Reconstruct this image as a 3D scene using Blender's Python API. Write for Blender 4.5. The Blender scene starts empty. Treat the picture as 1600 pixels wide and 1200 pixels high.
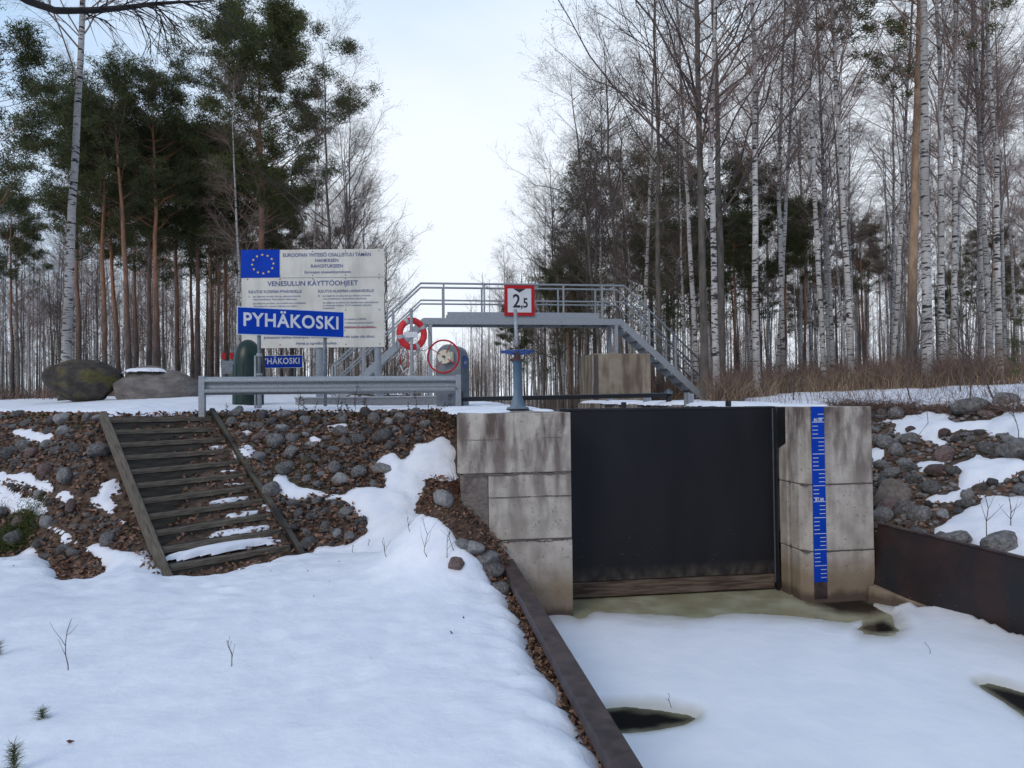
import bpy, math, random
import numpy as np
from mathutils import Matrix, Vector
random.seed(7)
R_ = math.radians
scene = bpy.context.scene
COL = scene.collection
# ------------------------------------------------------------------ camera, sky, sun, exposure
F = 1100.0
CAM = Vector((0, 0, 2.6))
cam_d = bpy.data.cameras.new('camera'); cam = bpy.data.objects.new('camera', cam_d); COL.objects.link(cam)
cam_d.sensor_width = 36; cam_d.lens = F / 1600 * 36; cam_d.clip_start = 0.1; cam_d.clip_end = 2000
PITCH, ROLL = R_(1.2), R_(-0.6)
CR = (Matrix.Rotation(R_(90) + PITCH, 3, 'X') @ Matrix.Rotation(ROLL, 3, 'Z'))
cam.matrix_world = Matrix.Translation(CAM) @ CR.to_4x4()
scene.camera = cam
SUN_EL, SUN_AZ = R_(34), R_(212)     # azimuth measured from +Y towards +X
w = bpy.data.worlds.new("World"); scene.world = w; w.use_nodes = True
nt = w.node_tree; nt.nodes.clear()
N, Lk = nt.nodes.new, nt.links.new
out = N('ShaderNodeOutputWorld'); bg = N('ShaderNodeBackground'); bg.inputs[1].default_value = 0.1
sky = N('ShaderNodeTexSky'); sky.sky_type = 'NISHITA'; sky.sun_disc = False
sky.sun_elevation = SUN_EL; sky.sun_rotation = SUN_AZ; sky.air_density = 1.0; sky.dust_density = 1.5
tc = N('ShaderNodeTexCoord')
mp = N('ShaderNodeMapping'); mp.inputs['Scale'].default_value = (1, 1, 2.6); Lk(tc.outputs['Generated'], mp.inputs[0])
ns = N('ShaderNodeTexNoise'); ns.inputs['Scale'].default_value = 1.6; ns.inputs['Detail'].default_value = 6; ns.inputs['Roughness'].default_value = .5
Lk(mp.outputs[0], ns.inputs[0])
# cloud: a bright bank ahead, thinner blue-grey veil to the upper left, overhead and behind
sx = N('ShaderNodeSeparateXYZ'); Lk(tc.outputs['Generated'], sx.inputs[0])
def ma(a, k, c=None):
    m = N('ShaderNodeMath'); m.operation = 'MULTIPLY_ADD'; Lk(a, m.inputs[0]); m.inputs[1].default_value = k
    if c is None: m.inputs[2].default_value = 0
    else: Lk(c, m.inputs[2])
    return m.outputs[0]
f_ = ma(sx.outputs[1], 1.0, ma(sx.outputs[0], .22, ma(sx.outputs[2], -.38, ma(ns.outputs[0], .55))))
mr = N('ShaderNodeMapRange'); mr.interpolation_type = 'SMOOTHSTEP'; Lk(f_, mr.inputs[0]); mr.inputs[1].default_value = .68; mr.inputs[2].default_value = 1.15
vs = N('ShaderNodeVectorMath'); vs.operation = 'SCALE'; Lk(sky.outputs[0], vs.inputs[0]); vs.inputs['Scale'].default_value = 1.0
veil = N('ShaderNodeMix'); veil.data_type = 'RGBA'; veil.inputs[0].default_value = .82; Lk(vs.outputs[0], veil.inputs[6]); 
back = N('ShaderNodeMix'); back.data_type = 'RGBA'; mb_ = N('ShaderNodeMapRange'); Lk(sx.outputs[1], mb_.inputs[0]); mb_.inputs[1].default_value = -.3; mb_.inputs[2].default_value = .55; Lk(mb_.outputs[0], back.inputs[0])
back.inputs[6].default_value = (4.7, 5.7, 8.0, 1); back.inputs[7].default_value = (5.9, 8.1, 10.9, 1); Lk(back.outputs[2], veil.inputs[7])
mx = N('ShaderNodeMix'); mx.data_type = 'RGBA'; Lk(mr.outputs[0], mx.inputs[0]); Lk(veil.outputs[2], mx.inputs[6]); mx.inputs[7].default_value = (9.3, 10.0, 10.9, 1)
Lk(mx.outputs[2], bg.inputs[0]); Lk(bg.outputs[0], out.inputs[0])
sd = bpy.data.lights.new('sun', 'SUN'); sd.energy = 0.85; sd.angle = R_(25); sd.color = (1, .90, .77)
so = bpy.data.objects.new('sun', sd); COL.objects.link(so)
sdir = Vector((math.sin(SUN_AZ) * math.cos(SUN_EL), math.cos(SUN_AZ) * math.cos(SUN_EL), math.sin(SUN_EL)))
so.rotation_euler = sdir.to_track_quat('Z', 'Y').to_euler()
vs_ = scene.view_settings; vs_.view_transform = 'Standard'; vs_.look = 'None'; vs_.exposure = 0.02; vs_.gamma = 1
scene.cycles.max_bounces = 6; scene.cycles.transparent_max_bounces = 8
# ------------------------------------------------------------------ helpers: projection
CRn = np.array(CR)
def at(px, py, Y):
    d = CR @ Vector(((px - 800) / F, -(py - 600) / F, -1)); return CAM + d * (Y / d.y)
def atz(px, py, z):
    d = CR @ Vector(((px - 800) / F, -(py - 600) / F, -1)); return CAM + d * ((z - CAM.z) / d.z)
def proj(x, y, z):
    P = np.stack([x, y, z - CAM.z], -1) @ CRn
    zz = np.minimum(P[..., 2], -1e-3)
    return 800 - F * P[..., 0] / zz, 600 + F * P[..., 1] / zz, -P[..., 2]
# lock frame: a across the lock, b along it
UX, UY = .990, .138
def L(a, b, z=0): return Vector((.70 + UX * a - UY * b, 8.46 + UY * a + UX * b, z))
def invL(x, y):
    dx, dy = x - .70, y - 8.46; return dx * UX + dy * UY, -dx * UY + dy * UX
# ------------------------------------------------------------------ noise / distance in numpy
def vnoise(x, y, s=0):
    xi, yi = np.floor(x).astype(np.int64), np.floor(y).astype(np.int64); fx, fy = x - xi, y - yi
    fx, fy = fx * fx * (3 - 2 * fx), fy * fy * (3 - 2 * fy)
    def h(i, j):
        n = (i * 374761393 + j * 668265263 + s * 974634777) & 0xffffffff
        n = ((n ^ (n >> 13)) * 1274126177) & 0xffffffff; n = n ^ (n >> 16)
        return (n & 0xffff) / 65535.0
    return (h(xi, yi) * (1 - fx) + h(xi + 1, yi) * fx) * (1 - fy) + (h(xi, yi + 1) * (1 - fx) + h(xi + 1, yi + 1) * fx) * fy
def fbm(x, y, s=0, o=4):
    r, a, t = 0, 1, 0
    for k in range(o): r = r + a * vnoise(x * 2 ** k, y * 2 ** k, s + k * 17); t += a; a *= .5
    return r / t
def pdist(x, y, poly, closed=False):
    d = np.full(x.shape, 1e9); n = len(poly)
    for i in range(n if closed else n - 1):
        ax, ay = poly[i][:2]; bx, by = poly[(i + 1) % n][:2]; ex, ey = bx - ax, by - ay
        t = np.clip(((x - ax) * ex + (y - ay) * ey) / (ex * ex + ey * ey + 1e-12), 0, 1)
        d = np.minimum(d, np.hypot(x - ax - t * ex, y - ay - t * ey))
    return d
def inpoly(x, y, poly):
    r = np.zeros(x.shape, bool); n = len(poly)
    for i in range(n):
        ax, ay = poly[i][:2]; bx, by = poly[(i + 1) % n][:2]
        if ay == by: continue
        c = ((ay > y) != (by > y)) & (x < (bx - ax) * (y - ay) / (by - ay) + ax); r ^= c
    return r
def sdist(x, y, poly):
    d = pdist(x, y, poly, True); return np.where(inpoly(x, y, poly), d, -d)
# ------------------------------------------------------------------ terrain
TOE_L = [(-30, 22), (-14, 13.6), (-7.6, 10.3), (-4.25, 8.45), (-3.0, 9.85), (-1.6, 9.3), (.2, 8.9)]
CRE_L = [(-30, 27), (-16, 18), (-10, 14), (-6.5, 11.15), (-5.35, 12.4), (-1.0, 12.7), (.2, 12.8)]
TOE_R = [(9.6, -4), (7.2, 2.2), (5.54, 7.33), (4.9, 9.2), (4.5, 10.3), (4.3, 12)]
CRE_R = [(13.5, -2), (11, 5), (9.2, 8.6), (8.2, 11.5), (7.2, 13.4), (5.2, 14.6), (3.6, 15.2)]
UP_L = CRE_L + [(.2, 500), (-500, 500), (-500, 27)]
UP_R = CRE_R + [(3.6, 500), (500, 500), (500, -2)]
SB_ = (-4.15, 8.55, .43)
def sm(t): return t * t * (3 - 2 * t)
def gz(x, y):
    x = np.asarray(x, float); y = np.asarray(y, float)
    a, b = invL(x, y)
    # left bank
    dt, dc = pdist(x, y, TOE_L), pdist(x, y, CRE_L)
    st = inpoly(x, y, TOE_L + CRE_L[::-1]); up = inpoly(x, y, UP_L)
    zl = .47 + .10 * np.clip((7.5 - y) / 5, 0, 1) + .06 * (fbm(x * .5, y * .5, 3) - .5)
    t = dt / (dt + dc + 1e-6)
    zl = np.where(st, .47 + 1.9 * (t * .85 + .15 * sm(t)) + .10 * (fbm(x * 1.3, y * 1.3, 9) - .5) * np.sin(np.pi * np.clip(t, 0, 1)), zl)
    zl = np.where(up, 2.37 + .55 * (1 - np.exp(-dc * .16)) * np.clip((-x - 2) / 6, .15, 1) + .25 * (fbm(x * .12, y * .12, 5) - .5) * np.clip(dc / 12, 0, 1), zl)
    rm = np.hypot(x + .74, (y - 8.45)); mm = 1.60 - 1.22 * rm; zl = np.where((y < 12) & (a < .1) & (rm < 4), np.log(np.exp(7 * zl) + np.exp(7 * mm)) / 7, zl)
    # right bank
    dt, dc = pdist(x, y, TOE_R), pdist(x, y, CRE_R)
    st = inpoly(x, y, TOE_R + CRE_R[::-1]); up = inpoly(x, y, UP_R)
    t = dt / (dt + dc + 1e-6)
    zr = np.where(st, .80 + 1.5 * (t * .8 + .2 * sm(t)) + .16 * (fbm(x * 1.1, y * 1.1, 19) - .5) * np.sin(np.pi * np.clip(t, 0, 1)), .80)
    zr = np.where(up, 2.30 + (.85 * (1 - np.exp(-dc * .14))) * np.clip((x - 1.5) / 9, .25, 1) + .3 * (fbm(x * .12, y * .12, 6) - .5) * np.clip(dc / 12, 0, 1) + .12 * (fbm(x * .6, y * .6, 8) - .5), zr)
    z = np.where(a < 1.5, zl, zr)
    u_ = ((x + 4.15) * -.664 + (y - 8.55) * .747) / 3.478
    z = np.where(inpoly(x, y, [(-4.0, 8.25), (-2.95, 9.8), (-5.3, 12.45), (-6.55, 11.2)]), np.minimum(z, SB_[2] + 1.93 * u_ - .07), z)
    # lower canal
    xl = -.08 + (8.4 - y) * .1402
    xr = np.interp(y, [-4, 2.2, 7.35, 9.1, 9.8], [9.55, 7.16, 5.50, 4.82, 4.6])
    low = (b < .72) & (x > xl + .02) & (x < xr)
    # upper canal and far reach
    w0, w1 = .05 - np.clip((b - 13) * .12, 0, 2.2), 2.93 + np.clip((b - 13) * .12, 0, 1.6)
    bank = np.clip(np.minimum(a - w0, w1 - a) / np.where(b > 13, 1.8, .08), 0, 1)
    hi = (b >= .72)
    zc = np.where(b > 13, 1.75, 1.2) + np.clip((b - 60) / 40, 0, 1) * .9
    z = np.where(hi, z * (1 - bank) + zc * bank, z)
    z = np.where(low, -.7, z)
    return z
def gz1(x, y): return float(gz(np.array([x]), np.array([y]))[0])
def gpos(px, py):
    Ys = np.linspace(2.5, 26, 1200); d = CR @ Vector(((px - 800) / F, -(py - 600) / F, -1)); xs, zs = d.x / d.y * Ys, CAM.z + d.z / d.y * Ys
    k = np.argmax(zs <= gz(xs, Ys)); return Vector((float(xs[k]), float(Ys[k]), float(zs[k])))
# ------------------------------------------------------------------ materials
def nodes(name):
    m = bpy.data.materials.new(name); m.use_nodes = True; t = m.node_tree
    return m, t, t.nodes['Principled BSDF']
def mat(name, c1, c2=None, scale=8, rough=.8, bump=0, bscale=None, metal=0, space='Object', stretch=(1, 1, 1), lo=.35, hi=.65, rnd=0, detail=6, spec=.5, extra=None):
    m, t, p = nodes(name); N, K = t.nodes.new, t.links.new
    p.inputs['Roughness'].default_value = rough; p.inputs['Metallic'].default_value = metal; p.inputs['Specular IOR Level'].default_value = spec
    tc = N('ShaderNodeTexCoord'); co = tc.outputs['Object']
    if space == 'World': co = N('ShaderNodeNewGeometry').outputs['Position']
    mp = N('ShaderNodeMapping'); mp.inputs['Scale'].default_value = stretch; K(co, mp.inputs[0])
    n = N('ShaderNodeTexNoise'); n.inputs['Scale'].default_value = scale; n.inputs['Detail'].default_value = detail; K(mp.outputs[0], n.inputs[0])
    r = N('ShaderNodeValToRGB'); K(n.outputs[0], r.inputs[0]); e = r.color_ramp.elements
    e[0].position = lo; e[0].color = (*c1, 1); e[1].position = hi; e[1].color = (*(c2 or c1), 1)
    col = r.outputs[0]
    if rnd:
        oi = N('ShaderNodeObjectInfo'); hs = N('ShaderNodeHueSaturation'); K(col, hs.inputs['Color'])
        mr = N('ShaderNodeMapRange'); K(oi.outputs['Random'], mr.inputs[0]); mr.inputs[3].default_value = 1 - rnd; mr.inputs[4].default_value = 1 + rnd; K(mr.outputs[0], hs.inputs['Value'])
        col = hs.outputs[0]
    if extra: col = extra(t, co, col)
    K(col, p.inputs['Base Color'])
    if bump:
        bn = N('ShaderNodeTexNoise'); bn.inputs['Scale'].default_value = bscale or scale * 3; bn.inputs['Detail'].default_value = 5; K(mp.outputs[0], bn.inputs[0])
        b = N('ShaderNodeBump'); b.inputs['Strength'].default_value = 1; b.inputs['Distance'].default_value = bump; K(bn.outputs[0], b.inputs['Height']); K(b.outputs[0], p.inputs['Normal'])
    return m
def mixn(t, fac, a, b, mode='MIX'):
    m = t.nodes.new('ShaderNodeMix'); m.data_type = 'RGBA'; m.blend_type = mode
    for k, v in ((0, fac), (6, a), (7, b)):
        if hasattr(v, 'is_linked'): t.links.new(v, m.inputs[k])
        elif k == 0: m.inputs[0].default_value = v
        else: m.inputs[k].default_value = (*v, 1)
    return m.outputs[2]
def ramp(t, src, a, b, lo=0, hi=1):
    r = t.nodes.new('ShaderNodeMapRange'); t.links.new(src, r.inputs[0]); r.inputs[1].default_value = a; r.inputs[2].default_value = b
    r.inputs[3].default_value = lo; r.inputs[4].default_value = hi; return r.outputs[0]
def noise(t, co, scale, stretch=(1, 1, 1), detail=5, off=(0, 0, 0)):
    mp = t.nodes.new('ShaderNodeMapping'); mp.inputs['Scale'].default_value = stretch; mp.inputs['Location'].default_value = off; t.links.new(co, mp.inputs[0])
    n = t.nodes.new('ShaderNodeTexNoise'); n.inputs['Scale'].default_value = scale; n.inputs['Detail'].default_value = detail; t.links.new(mp.outputs[0], n.inputs[0]); return n.outputs[0]
def zof(t, co):
    s = t.nodes.new('ShaderNodeSeparateXYZ'); t.links.new(co, s.inputs[0]); return s.outputs[2]
def mul(t, a, b):
    m = t.nodes.new('ShaderNodeMath'); m.operation = 'MULTIPLY'; t.links.new(a, m.inputs[0])
    if hasattr(b, 'is_linked'): t.links.new(b, m.inputs[1])
    else: m.inputs[1].default_value = b
    return m.outputs[0]
def ex_concrete(t, co, col):
    z = zof(t, co)
    st = noise(t, co, 7, (1, 1, .22), 8)                                # vertical run-off streaks
    f = mul(t, ramp(t, st, .44, .62), ramp(t, z, .9, 2.2, .22, 1))
    col = mixn(t, f, col, (.115, .085, .07))
    st2 = noise(t, co, 4.5, (1, 1, .5), 8, (7, 3, 1))
    col = mixn(t, mul(t, ramp(t, st2, .48, .62), ramp(t, z, 1.75, 2.4, .1, .95)), col, (.13, .10, .085))
    bl = noise(t, co, 26, (1, 1, 1), 3)
    col = mixn(t, ramp(t, bl, .63, .70, 0, .55), col, (.10, .08, .07))  # small pits
    wl = noise(t, co, 5, (1, 1, .6), 4)
    zz = t.nodes.new('ShaderNodeMath'); zz.operation = 'MULTIPLY_ADD'; t.links.new(wl, zz.inputs[0]); zz.inputs[1].default_value = .18; t.links.new(z, zz.inputs[2])
    col = mixn(t, ramp(t, zz.outputs[0], .72, .42, 0, .75), col, (.20, .135, .07))   # silt band left by high water
    col = mixn(t, ramp(t, zz.outputs[0], .24, .16, 0, .8), col, (.07, .045, .035))
    return col
M = {}
M['concrete'] = mat('concrete', (.375, .335, .285), (.52, .47, .405), 5, .9, .004, 40, space='World', extra=ex_concrete)
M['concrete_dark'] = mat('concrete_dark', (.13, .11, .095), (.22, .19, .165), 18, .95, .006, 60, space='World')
M['joint'] = mat('joint', (.09, .075, .065), (.15, .125, .11), 30, .95, .003, 60, space='World')
def ex_block(t, co, col):
    st = noise(t, co, 4, (1, 1, .2), 6)
    col = mixn(t, ramp(t, st, .45, .62, 0, .85), col, (.13, .09, .07)); return col
M['block'] = mat('block_concrete', (.27, .225, .16), (.36, .31, .235), 3, .95, .006, 40, space='World', extra=ex_block)
M['snow'] = mat('snow', (.81, .84, .905), (.90, .92, .95), 3.5, .6, .012, 12, space='World', spec=.2)
def ex_ice(t, co, col):
    n = noise(t, co, 3, (1, 1, 1), 5); return mixn(t, ramp(t, n, .35, .7, 0, .8), col, (.27, .23, .14))
def fattr(t, name):
    a = t.nodes.new('ShaderNodeAttribute'); a.attribute_name = name; return a.outputs['Fac']
def ex_ice2(t, co, col): return mixn(t, ramp(t, fattr(t, 'melt'), 0, 1, 0, 1), ex_ice(t, co, col), (.012, .010, .009))
M['ice'] = mat('wet_ice', (.34, .335, .20), (.48, .47, .33), 1.6, .16, .001, 6, space='World', extra=ex_ice2)
def ex_slush(t, co, col): return mixn(t, ramp(t, fattr(t, 'slush'), 0, 1, 0, .8), col, (.50, .48, .40))
M['slush_snow'] = mat('slushy_snow', (.82, .85, .90), (.88, .90, .935), 2.5, .55, .006, 9, space='World', spec=.2, extra=ex_slush)
M['water'] = mat('dark_water', (.012, .010, .008), (.02, .016, .012), 3, .05, .001, 4, space='World')
def ex_soil(t, co, col):
    n = noise(t, co, .5, (1, 1, 1), 4)
    return mixn(t, ramp(t, n, .52, .66, 0, .5), col, (.06, .065, .025))
M['soil'] = mat('soil', (.05, .035, .026), (.15, .10, .07), 9, .95, .03, 30, space='World', extra=ex_soil)
M['black'] = mat('black_steel', (.010, .010, .012), (.016, .016, .019), 2, .38, .001, 20, space='World', stretch=(1, 1, .3), spec=.4)
def ex_gate(t, co, col):
    z = zof(t, co); n = noise(t, co, 30, (.25, .25, 3), 3)
    f = mul(t, ramp(t, n, .70, .76, 0, .35), ramp(t, z, 1.3, .5, 0, 1)); col = mixn(t, f, col, (.30, .27, .24))
    n2 = noise(t, co, 9, (1, 1, .6), 4)
    return mixn(t, mul(t, ramp(t, z, .42, .22, 0, 1), ramp(t, n2, .35, .7, .1, .8)), col, (.13, .105, .08))
M['gate'] = mat('gate_steel', (.0085, .0085, .0105), (.015, .0145, .017), 2, .5, .0015, 12, space='World', stretch=(1, 1, .2), spec=.25, extra=ex_gate)
M['timber'] = mat('wet_timber', (.05, .030, .020), (.15, .11, .078), 9, .85, .004, 30, space='World', stretch=(.3, .3, 4))
def ex_rust(t, co, col):
    z = zof(t, co); n = noise(t, co, 2.2, (1, 1, .25), 5)
    col = mixn(t, ramp(t, n, .52, .68), col, (.012, .013, .016))
    n2 = noise(t, co, 45, (1, 1, 1), 2)
    return mixn(t, mul(t, ramp(t, n2, .73, .77), ramp(t, z, .5, .15)), col, (.4, .37, .33))
M['rust'] = mat('rusty_sheet', (.018, .010, .009), (.038, .019, .016), 3, .55, .002, 30, space='World', extra=ex_rust)
M['rust_cap'] = mat('rusty_cap', (.030, .019, .018), (.080, .052, .047), 9, .5, .002, 60, space='World')
M['galv'] = mat('galvanised', (.28, .30, .315), (.38, .405, .42), 34, .5, .0005, 50, metal=.35, space='World', detail=3)
M['galv_dark'] = mat('grey_steel', (.10, .125, .145), (.15, .18, .205), 10, .5, 0, metal=.3, space='World')
M['winch'] = mat('winch_grey', (.17, .19, .21), (.24, .265, .285), 9, .45, .0005, 60, metal=.3, space='World')
M['red'] = mat('red_paint', (.42, .012, .02), (.50, .02, .025), 20, .5, 0, space='World', spec=.2)
M['redring'] = mat('red_ring', (.66, .02, .03), (.76, .035, .035), 8, .55, .0005, 60, space='World')
M['grey_band'] = mat('reflective_band', (.42, .43, .44), (.5, .5, .5), 20, .5, 0, space='World')
M['cream'] = mat('cream_paint', (.56, .52, .38), (.68, .64, .50), 9, .5, 0, space='World')
M['brownhub'] = mat('brown_hub', (.06, .02, .015), (.1, .04, .03), 9, .5, 0, space='World')
M['bluew'] = mat('blue_wheel', (.01, .05, .22), (.02, .09, .32), 20, .4, 0, space='World')
M['bluep'] = mat('blue_faded', (.07, .13, .19), (.17, .22, .25), 7, .6, .001, 40, space='World', stretch=(1, 1, .3))
M['signblue'] = mat('sign_blue', (.002, .042, .36), (.003, .050, .42), 3, .6, 0, space='World', spec=.12)
M['white'] = mat('sign_white', (.62, .64, .66), (.70, .72, .73), 4, .5, 0, space='World')
def ex_board(t, co, col):
    n = noise(t, co, 3, (1, 1, .25), 5)
    return mixn(t, ramp(t, n, .5, .72, 0, .45), col, (.34, .33, .27))
M['board'] = mat('board_white', (.60, .58, .50), (.70, .68, .60), 2, .55, 0, space='World', extra=ex_board)
M['ink'] = mat('ink_blue', (.035, .06, .20), (.05, .08, .24), 20, .6, 0, space='World')
M['yellow'] = mat('star_yellow', (.75, .52, .05), (.8, .6, .1), 20, .5, 0, space='World')
M['inkblack'] = mat('ink_black', (.01, .01, .012), (.016, .016, .018), 20, .5, 0, space='World')
M['green'] = mat('dark_green_plastic', (.002, .018, .012), (.005, .028, .019), 4, .35, 0, space='World')
M['wood'] = mat('weathered_wood', (.06, .048, .034), (.20, .165, .12), 5, .8, .004, 30, space='Object', stretch=(1, 9, 9), lo=.3, hi=.7)
M['woodwet'] = mat('wet_wood', (.016, .012, .009), (.09, .078, .055), 1.3, .6, .004, 30, space='Object', stretch=(1, 4, 7), lo=.42, hi=.58)
def ex_rock(t, co, col):
    n = noise(t, co, 3, (1, 1, 1), 5); return mixn(t, ramp(t, n, .56, .66, 0, .5), col, (.055, .055, .03))
M['rock'] = mat('stone_grey', (.10, .096, .094), (.25, .24, .23), 4, .85, .05, 9, rnd=.45, extra=ex_rock)
M['rock_red'] = mat('stone_red', (.14, .085, .075), (.24, .18, .165), 4, .85, .05, 9, rnd=.35)
M['rock_pale'] = mat('stone_pale', (.22, .215, .21), (.38, .37, .355), 4, .85, .05, 9, rnd=.25)
def ex_boulder(t, co, col):
    n = noise(t, co, 1.6, (1, 1, 1), 5); return mixn(t, ramp(t, n, .50, .62, 0, .8), col, (.12, .10, .025))
M['boulder'] = mat('boulder_moss', (.030, .026, .021), (.085, .072, .058), 3, .9, .08, 7, extra=ex_boulder)
M['boulder2'] = mat('boulder_grey', (.12, .105, .095), (.22, .195, .175), 3, .9, .08, 7)
def island(name, cols, rough=.85, trans=0):
    m, t, p = nodes(name); N, K = t.nodes.new, t.links.new
    g = N('ShaderNodeNewGeometry'); r = N('ShaderNodeValToRGB'); K(g.outputs['Random Per Island'], r.inputs[0])
    e = r.color_ramp.elements
    while len(e) < len(cols): e.new(.5)
    for i, c in enumerate(cols): e[i].position = i / (len(cols) - 1); e[i].color = (*c, 1)
    K(r.outputs[0], p.inputs['Base Color']); p.inputs['Roughness'].default_value = rough; p.inputs['Specular IOR Level'].default_value = .2
    if trans:
        tl = N('ShaderNodeBsdfTranslucent'); K(r.outputs[0], tl.inputs[0]); ms = N('ShaderNodeMixShader'); ms.inputs[0].default_value = trans; K(p.outputs[0], ms.inputs[1]); K(tl.outputs[0], ms.inputs[2]); K(ms.outputs[0], t.nodes['Material Output'].inputs[0])
    return m
M['leaf'] = island('dead_leaves', [(.07, .042, .03), (.15, .085, .055), (.25, .145, .095), (.33, .21, .15)])
M['drygrass'] = island('dry_grass', [(.22, .15, .095), (.36, .27, .17), (.46, .36, .24)])
M['redgrass'] = island('rusty_grass', [(.08, .035, .022), (.14, .06, .035), (.19, .095, .055)])
M['brush'] = island('brush', [(.11, .075, .062), (.18, .12, .095), (.25, .175, .135)])
M['needle'] = island('pine_needles', [(.075, .09, .032), (.12, .135, .052), (.18, .18, .075)], .85, .3)
M['needle2'] = island('dark_needles', [(.058, .072, .032), (.095, .108, .046), (.14, .142, .065)], .85, .3)
M['moss'] = island('moss_green', [(.03, .045, .012), (.06, .085, .02), (.09, .10, .03)])
def bark_birch():
    m, t, p = nodes('birch_bark'); K = t.links.new
    co = t.nodes.new('ShaderNodeTexCoord').outputs['Object']; oi = t.nodes.new('ShaderNodeObjectInfo')
    va = t.nodes.new('ShaderNodeVectorMath'); va.operation = 'ADD'; K(co, va.inputs[0])
    vb = t.nodes.new('ShaderNodeVectorMath'); vb.operation = 'SCALE'; K(oi.outputs['Location'], vb.inputs[0]); vb.inputs['Scale'].default_value = 1.37; K(vb.outputs[0], va.inputs[1]); co2 = va.outputs[0]
    n = noise(t, co2, 4.2, (1, 1, 4.4), 4); base = mixn(t, ramp(t, noise(t, co2, 1.3, (1, 1, .6)), .35, .65), (.38, .355, .32), (.60, .57, .53))
    col = mixn(t, ramp(t, n, .555, .60), base, (.035, .03, .027))
    n2 = noise(t, co2, 11, (.6, .6, 5), 3); col = mixn(t, ramp(t, n2, .60, .66, 0, .75), col, (.06, .05, .045))
    z = zof(t, co); n3 = noise(t, co2, 2.5, (1, 1, .7), 4)
    f = mul(t, ramp(t, z, 2.2, .1), ramp(t, n3, .42, .6)); col = mixn(t, f, col, (.07, .06, .052))
    col = mixn(t, ramp(t, z, 11, 17, 0, .75), col, (.20, .14, .11))
    hs = t.nodes.new('ShaderNodeHueSaturation'); K(col, hs.inputs['Color']); K(ramp(t, oi.outputs['Random'], 0, 1, .72, 1.08), hs.inputs['Value']); col = hs.outputs[0]
    K(col, p.inputs['Base Color']); p.inputs['Roughness'].default_value = .8; return m
M['birch'] = bark_birch()
def bark_pine(name, z0, z1, top):
    m, t, p = nodes(name); K = t.links.new; co = t.nodes.new('ShaderNodeTexCoord').outputs['Object']
    n = noise(t, co, 7, (1, 1, .35), 5); lo = mixn(t, ramp(t, n, .35, .65), (.055, .04, .033), (.12, .09, .075)); hi = mixn(t, ramp(t, n, .35, .65), [c * .6 for c in top], top)
    oi = t.nodes.new('ShaderNodeObjectInfo'); hs = t.nodes.new('ShaderNodeHueSaturation'); K(mixn(t, ramp(t, zof(t, co), z0, z1), lo, hi), hs.inputs['Color']); K(ramp(t, oi.outputs['Random'], 0, 1, .72 if name == 'pine_bark' else 1, 1.15), hs.inputs['Value']); K(ramp(t, oi.outputs['Random'], 0, 1, .7, 1.05), hs.inputs['Saturation']); K(hs.outputs[0], p.inputs['Base Color']); p.inputs['Roughness'].default_value = .9
    b = t.nodes.new('ShaderNodeBump'); b.inputs['Distance'].default_value = .02; K(n, b.inputs['Height']); K(b.outputs[0], p.inputs['Normal']); return m
M['pine'] = bark_pine('pine_bark', 1.5, 6.5, (.40, .18, .085)); M['pine_gold'] = bark_pine('pine_bark_golden', 1, 4, (.46, .24, .08))
M['alder'] = mat('alder_bark', (.075, .066, .054), (.16, .138, .115), 9, .9, .01, 20, stretch=(1, 1, .3))
M['twig'] = mat('birch_twig', (.19, .125, .10), (.30, .21, .17), 2, .8)
M['twig_dark'] = mat('alder_twig', (.07, .050, .044), (.125, .092, .08), 2, .8)
M['limb'] = mat('limb_bark', (.012, .010, .009), (.035, .028, .026), 9, .9, .01, 20)
M['pale'] = mat('pale_stick', (.25, .22, .19), (.34, .3, .26), 5, .8)
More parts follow.
